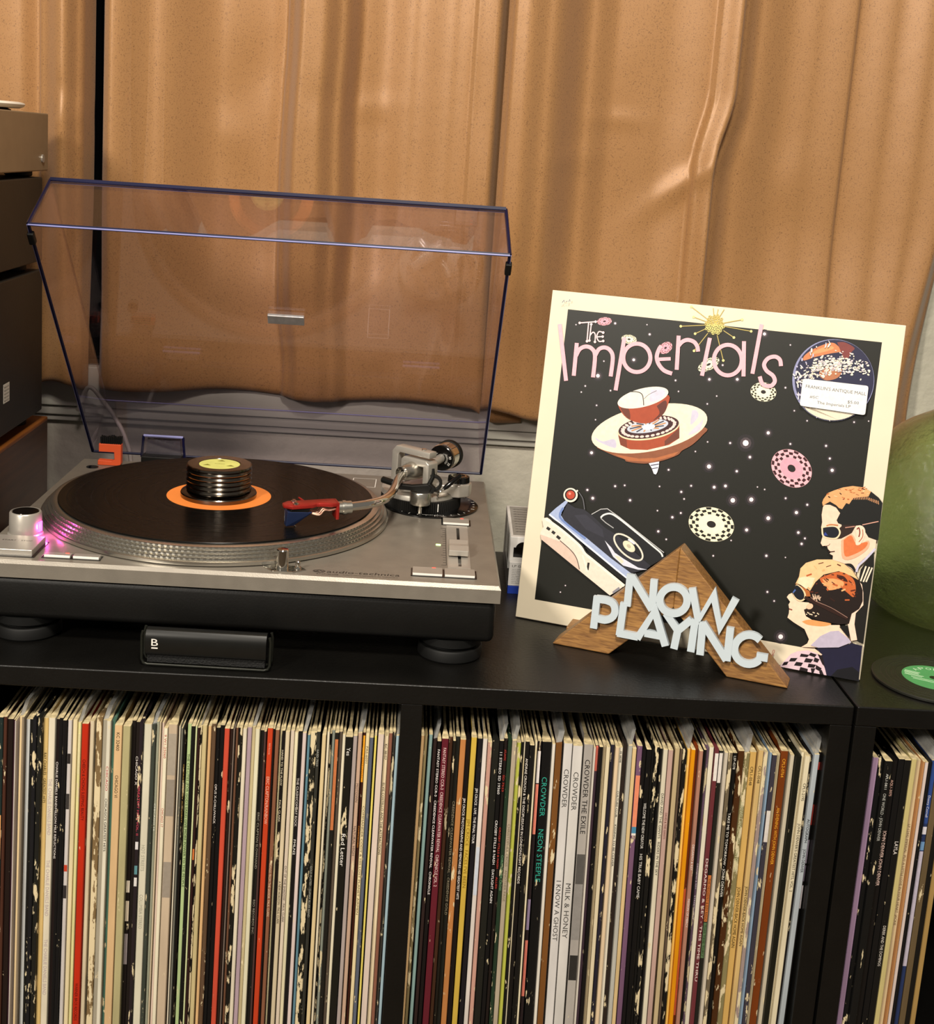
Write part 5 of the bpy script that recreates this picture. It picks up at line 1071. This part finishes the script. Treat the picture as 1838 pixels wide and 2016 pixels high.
def make_record(k, R, label, bay):
    x0, x1, col, wear, desc, ex = R
    lo, hi = {'left bay': (-277.5, 60.5), 'middle bay': (78.6, 417.0), 'right bay': (457, 795)}[bay]
    x0 = max(x0+.12, lo); x1 = min(x1-.12, hi); xc = (x0+x1)/2; le = lean(xc)
    ys = 9+rng.uniform(-2.5, 3.5); zt = -49.5+rng.uniform(-2.2, 2.2); h = zt-FLOORZ
    zr = -140-FLOORZ                       # height at which the column was measured
    def X(x, z): return x-xc+le*(z-zr)
    w = x1-x0; ch = min(.45, w*.28)
    g = w*rng.uniform(.16, .24)+.15          # the jacket pinches in behind its spine
    sec = [(xc-g, ys+314), (xc-g, ys+20), (x0, ys+6), (x0, ys+ch), (x0+ch, ys), (x1-ch, ys), (x1, ys+ch), (x1, ys+6), (xc+g, ys+20), (xc+g, ys+314)]
    vs = [(X(x, z), y, z) for z in (0, h) for x, y in sec]; n = 10
    fs = [tuple(range(n-1, -1, -1)), tuple(range(n, 2*n))]+[(i, (i+1) % n, n+(i+1) % n, n+i) for i in range(n)]
    mb = MB(); mb.add(vs, fs); paper = rng.random() < .72 or lin(col)[0] > .3
    if paper: mb.m[1] = 1
    o = mb.build('record_sleeve', [M_sleeve, M_paper], loc=W(xc, 0, FLOORZ))
    c = lin(col); o.color = (c[0], c[1], c[2], wear)
    tag(o, label, 'record', 'record sleeves standing in the '+bay)
    npatch = 0
    for e in ex:
        za, zb = e[1]-FLOORZ, e[2]-FLOORZ
        if e[0] == 'P':
            za = min(za, h-.5); pm = MB(); yf = ys-.08
            pm.hexa([(X(x0+ch*.6, zb), yf, zb), (X(x1-ch*.6, zb), yf, zb), (X(x1-ch*.6, za), yf, za), (X(x0+ch*.6, za), yf, za)],
                    [(X(x0+ch*.6, zb), ys+.1, zb), (X(x1-ch*.6, zb), ys+.1, zb), (X(x1-ch*.6, za), ys+.1, za), (X(x0+ch*.6, za), ys+.1, za)])
            pm.build('spine_patch', pmat(e[3]), o)
        else:
            L_ = za-zb; tm = MB(); ht = min(w*.6, 4.4, 1.35*L_/max(len(e[4]), 3)); yf = ys-.13
            put_text(tm, e[4], lambda u, v: (X(xc-ht/2+v, za-u), yf, za-u), L_, ht)
            tm.build('spine_lettering', pmat(e[3]), o)
    if k % 13 == 5 or desc.startswith('stone') or desc == 'light blue':
        pv = MB(); hh = rng.uniform(8, 15)
        pv.prism([(-w*.5, ys+1), (w*.5, ys+3), (w*.7+1, ys+60), (-w*.3, ys+60)], h+.1, h+hh, lambda u, v, d: (u+le*(h-zr)+(d-h)*.25, v+(d-h)*.4, d))
        pv.build('plastic_sleeve', M_film, o)
    return o
for a, b, bay, marks in BAYS:
    idx = [i for i, R in enumerate(RECORDS) if a <= R[0] < b]
    mk = {}
    for m_ in marks:
        for i in idx:
            if RECORDS[i][4].startswith(m_) and i not in mk: mk[i] = m_; break
    for i in idx:
        words = RECORDS[i][4].replace(',', '').replace(' one of the pair', ' twin').split(' beside ')[0].split(' next ')[0].split()
        if i in mk: label = 'record sleeve with '+' '.join(words[:7])+' spine, in the '+bay if 'with' not in words else 'record sleeve, spine '+' '.join(words[:7])+', in the '+bay
        else:
            j = min(mk, key=lambda q: (abs(q-i), q)); n = abs(i-j)
            label = 'record sleeve, '+' '.join(words[:5]).removesuffix(' with').removesuffix(' and').removesuffix(' the').removesuffix(' faint').removesuffix(' in')+', '+ORD[n]+(' right' if i > j else ' left')+' of '+mk[j]+' one, '+bay
        make_record(i, RECORDS[i], label, bay)

# ------------------------------------------------------------------ green glass jug
def green_glass():
    m = bpy.data.materials.new('green_glass'); m.use_nodes = True; N = m.node_tree.nodes; L = m.node_tree.links; N.clear()
    o = N.new('ShaderNodeOutputMaterial'); tr = N.new('ShaderNodeBsdfTransparent'); rf = N.new('ShaderNodeBsdfRefraction'); gl = N.new('ShaderNodeBsdfGlossy'); fr = schlick(N, L)
    tr.inputs[0].default_value = (.86, .93, .70, 1); rf.inputs[0].default_value = (.88, .95, .74, 1); rf.inputs['IOR'].default_value = 1.06; rf.inputs['Roughness'].default_value = .12
    gl.inputs['Roughness'].default_value = .06
    tc = N.new('ShaderNodeTexCoord'); n = N.new('ShaderNodeTexNoise'); n.inputs['Scale'].default_value = 75; n.inputs['Detail'].default_value = 5; n.inputs['Roughness'].default_value = .65; L.new(tc.outputs['Object'], n.inputs['Vector'])
    bp = N.new('ShaderNodeBump'); bp.inputs['Strength'].default_value = 1.0; bp.inputs['Distance'].default_value = .006; L.new(n.outputs['Fac'], bp.inputs['Height'])
    for q in (rf, gl): L.new(bp.outputs['Normal'], q.inputs['Normal'])
    m1 = N.new('ShaderNodeMixShader'); m1.inputs[0].default_value = .5; L.new(tr.outputs[0], m1.inputs[1]); L.new(rf.outputs[0], m1.inputs[2])
    m2 = N.new('ShaderNodeMixShader'); L.new(fr.outputs[0], m2.inputs[0]); L.new(m1.outputs[0], m2.inputs[1]); L.new(gl.outputs[0], m2.inputs[2]); L.new(m2.outputs[0], o.inputs[0]); return m
M_jug = green_glass()
jp = [(0, .4), (58, .4), (78, 6), (97, 26), (108, 58), (112, 95), (107, 133), (94, 164), (75, 188), (46, 206), (27, 216), (20, 228), (19, 262), (24, 266), (24, 276), (15.5, 276), (15.5, 228), (23, 213), (44, 203), (72, 185), (90, 162), (103, 132), (108, 95), (104, 59), (94, 29), (76, 10), (56, 4), (0, 4)]
jg = thing('glass_jug', 'large round green glass jug behind the album cover at right', 'jug', W(618, 238, 0))
MB().lathe(spl(jp, 3), 72).build('body', M_jug, jg, smooth=60)
ck = MB().lathe([(0, 262), (14.5, 262), (15, 276), (17, 286), (16.5, 292), (0, 292)], 32).build('cork', mat('cork', '9c7448', rough=.85, noise=.3, nscale=180), jg, smooth=40)

# ------------------------------------------------------------------ record coaster
co = thing('record_coaster', 'small black record-shaped coaster with green label on the right shelf', 'coaster', W(527, 62, 0), -.5)
MB().lathe([(0, 0), (51, 0), (52.5, .8), (52.5, 2.4), (51.6, 3), (46, 3), (45.4, 2.7), (44.8, 3), (41, 3), (40.6, 2.7), (40, 3), (37, 3), (36.6, 2.75), (36, 3), (33, 3), (32.6, 2.7), (32, 3), (28, 3), (0, 3)], 96).build('disc', mat('coaster_black', '191a12', rough=.5, noise=.2, nscale=90), co, smooth=25)
cl2 = MB().lathe([(0, 3.02), (27, 3.02), (27, 3.25), (0, 3.25)], 64).build('label', mat('green_label', '4f9a5c', rough=.55, noise=.06, nscale=60), co)
ct2 = MB()
for i, ch in enumerate('APOLLO'):
    v, f, w = text_geo(ch); a0 = 148-i*19
    def arc(u, b, a0=a0, w=w):
        t = math.radians(a0-(u/w-.5)*14); r = 17.5+b*7.5; return (r*math.cos(t), r*math.sin(t), 3.3)
    ct2.add([arc(u, b) for u, b in v], f)
for y0, xa, xb in ((3.5, -25, -12), (1.4, -25, -13), (-.6, -25, -12.5), (-3.2, -24, -8), (-5.4, -24, -9), (-9, -18, 4), (-12, -16, 8)): ct2.box(xa, xb, y0, y0+.9, 3.26, 3.3)
ct2.build('label_lettering', mat('pale_green_print', 'c8e6c4', rough=.5, noise=.03), cl2)
MB().lathe([(0, 3.26), (3.6, 3.26), (3.6, 3.4), (0, 3.4)], 24).build('centre_hole', M_gloss, cl2)

# ------------------------------------------------------------------ carton behind the album cover
M_carton = mat('carton_white', 'd2d0cc', rough=.45, noise=.04, nscale=40)
M_cblue = mat('carton_blue', '1c3a9c', rough=.4, noise=.05, nscale=40)
bxo = thing('product_carton', 'small white product carton with blue base between turntable and album cover', 'box', W(161.5, 231, 0), -.03)
MB().box(0, 92, 14, 128, 0, 55).build('carton_body', M_carton, bxo, bevel=.6)
fc = MB().box(0, 92, 0, 13.8, 8.6, 33).build('front_flap', M_carton, bxo, bevel=.4)
MB().box(0, 92, 0, 13.8, 0, 8.5).build('blue_base', M_cblue, bxo, bevel=.4)
ft = MB(); put_text(ft, 'LP GEAR', lambda u, v: (3+u, -.1, 28+v), 17, 2.4)
for i in range(9): put_text(ft, 'stylus replacement needle'[:18+(i*5) % 7], lambda u, v: (3+u, -.1, 25.5-i*1.8+v), 14+(i*3) % 6, .9)
for i in range(14): ft.box(26+i*1.5, 26.7+i*1.5+(i % 3)*.25, -.12, -.05, 12, 29)
ft.build('flap_print', M_dark, fc)
tp = MB(); tp.box(3, 88, 20, 124, 55.05, 55.15, 0)
tpo = tp.build('top_panel', mat('carton_grey', '8c8a84', rough=.5, noise=.1, nscale=40), bxo)
tx = MB()
for i in range(10): put_text(tx, 'diamond stylus for cartridge', lambda u, v: (6+u, 112-i*9+v, 55.25), 74-(i*11) % 20, 3.2)
tx.build('top_print', M_dark, tpo)
for i, z0 in enumerate((16, 42)):
    pm = MB(); pm.prism(ell(14, z0+1, 8, 7, 0, 24), 13.7, 13.95, lambda u, v, d: (u, d, v)) if i else pm.prism([(4, 34), (24, 34), (24, 44), (4, 44)], 13.7, 13.92, lambda u, v, d: (u, d, v))
    pm.build('printed_shape', M_gloss, bxo)
MB().box(-1.6, -.2, 2, 60, 26, 62).build('film_flap', M_film, bxo)

# ------------------------------------------------------------------ record cleaning brush
cb_ = thing('cleaning_brush', 'black carbon fibre record brush with white B on the shelf front edge', 'brush', W(-101, 8, 0), -.02)
M_brush = mat('brush_black', '1a1a18', rough=.3, metal=.3, noise=.1, nscale=60)
M_frame = mat('brush_frame', '24251f', rough=.35, metal=.4, noise=.1, nscale=60)
prof = [(2.5, 11), (1.6, 13), (1.6, 24), (2.6, 28), (5, 30.8), (9, 31.8), (13, 30.8), (16, 28), (17, 24), (17, 11)]
bb = MB().prism(prof, -49, 49, lambda u, v, d: (d, u, v)).build('brush_body', M_brush, cb_, smooth=35)
MB().box(-48, 48, 5, 14, 3.2, 11).build('bristles', mat('bristle_black', '0c0c0b', rough=.8, noise=.5, nscale=250, bump=.8, bscale=600), cb_)
fr_ = MB()
for y in (4.2, 15.4):
    path = [(-51.5, y, 30), (-52.4, y, 26), (-52.4, y, 6), (-51, y, 2.6), (-47.5, y, 1.5), (47.5, y, 1.5), (51, y, 2.6), (52.4, y, 6), (52.4, y, 26), (51.5, y, 30)]
    fr_.tube(path, 1.25, 8)
fr_.build('swivel_frame', M_frame, cb_, smooth=50)
bl = MB(); put_text(bl, 'B', lambda u, v: (-44+u, 1.45, 18.6+v), 5.4, 6.2); bl.box(-43.9, -38.8, 1.3, 1.5, 16.2, 17.2)
bl.build('logo', M_white, bb)

# ------------------------------------------------------------------ hi-fi stack at the left edge
M_walnut = mat('walnut', '4a2c1a', rough=.4, noise=.6, nscale=6, vary='2c170d', stretch=(3, 1, 22), coat=.2)
M_amp = mat('amp_black', '191712', rough=.5, noise=.15, nscale=40, bump=.05, bscale=400)
M_taupe = mat('amp_taupe', '907d62', rough=.42, metal=.25, noise=.06, nscale=50)
def comp(name, label, x1, y0, y1, z0, z1, m, cat='hi-fi component', foot=4.0):
    t = thing(name, label, cat, W(x1, y0, z0)); d = y1-y0; h = z1-z0
    MB().box(-430, 0, 0, d, foot, h).build('case', m, t, bevel=1.2)
    if foot > 0:
        for x in (-405, -24):
            for y in (24, d-24): MB().lathe([(0, 0), (13, 0), (14, 1), (14, foot), (0, foot)], 24, (x, y, 0)).build('foot', M_rubber, t, smooth=40)
    return t, d, h
wcab, d_, h_ = comp('wooden_cabinet', 'reddish brown wooden cabinet beneath the black hi-fi components', -345, 60, 416, 0, 112, M_walnut, 'cabinet', 0)
MB().box(-430, 0.2, -.2, d_, h_-5, h_+.2).build('top_moulding', mat('walnut_lit', '8a5220', rough=.4, noise=.5, nscale=8, vary='5c3212', stretch=(3, 1, 20)), wcab, bevel=1.5)  # lighter walnut paints the light falling on the cabinet's top edge
a1, d_, h_ = comp('hifi_component', 'tall black hi-fi component on the wooden cabinet with a pale side sticker', -345, 60, 394, 112.3, 277, M_amp, foot=12)
stc = MB().box(-.1, .25, 205, 223, 44, 63).build('rating_sticker', mat('sticker_pale', 'c8c2b4', rough=.5, noise=.05), a1)
sx = MB()
for i in range(5): put_text(sx, 'SERIAL NO 24017', lambda u, v: (.35, 206.5+u, 59-i*3.4+v), 15, 1.6)
sx.build('sticker_lettering', M_dark, stc)
comp('hifi_component', 'slimmer black component in the middle of the hi-fi stack', -345, 64, 393, 277.3, 374, M_amp, foot=9)
a3, d_, h_ = comp('hifi_component', 'taupe metal component on top of the hi-fi stack', -345, 66, 413, 374.3, 439.8, M_taupe, foot=6)
MB().tube([(-.2, d_-22, 19), (1.6, d_-22, 19)], 4.2, 20).build('case_screw', M_silverd, a3, smooth=40)
ws = thing('round_disc', 'white round disc lying on top of the taupe component', 'disc', W(-408, 330, 439.9))
MB().lathe([(0, 2.6), (56, 2.6), (60, 4.2), (61.5, 6.4), (60.5, 8), (56, 8.8), (0, 8.8)], 64).build('shell', mat('white_plastic', 'e6dfd0', rough=.35, noise=.02, nscale=20), ws, smooth=40)
MB().lathe([(0, 0), (48, 0), (48, 1.2), (44, 2.6), (0, 2.6)], 48).build('rubber_base', M_rubber, ws)

# grey signal cable behind the lid
cab = MB().tube(spl([(-336, 508, 100), (-321.6, 500, 130.5), (-301.7, 497, 112), (-288.8, 494, 96), (-275.8, 488, 74), (-266.9, 480, 40), (-268, 450, -40), (-275, 440, -300), (-280, 440, -700)], 6), 2.6, 10).build('cable', mat('cable_grey', '9c978c', rough=.5, noise=.05), loc=W(0, 0, 0), smooth=50)
tag(cab, 'grey signal cable hanging behind the left end of the lid', 'cable')
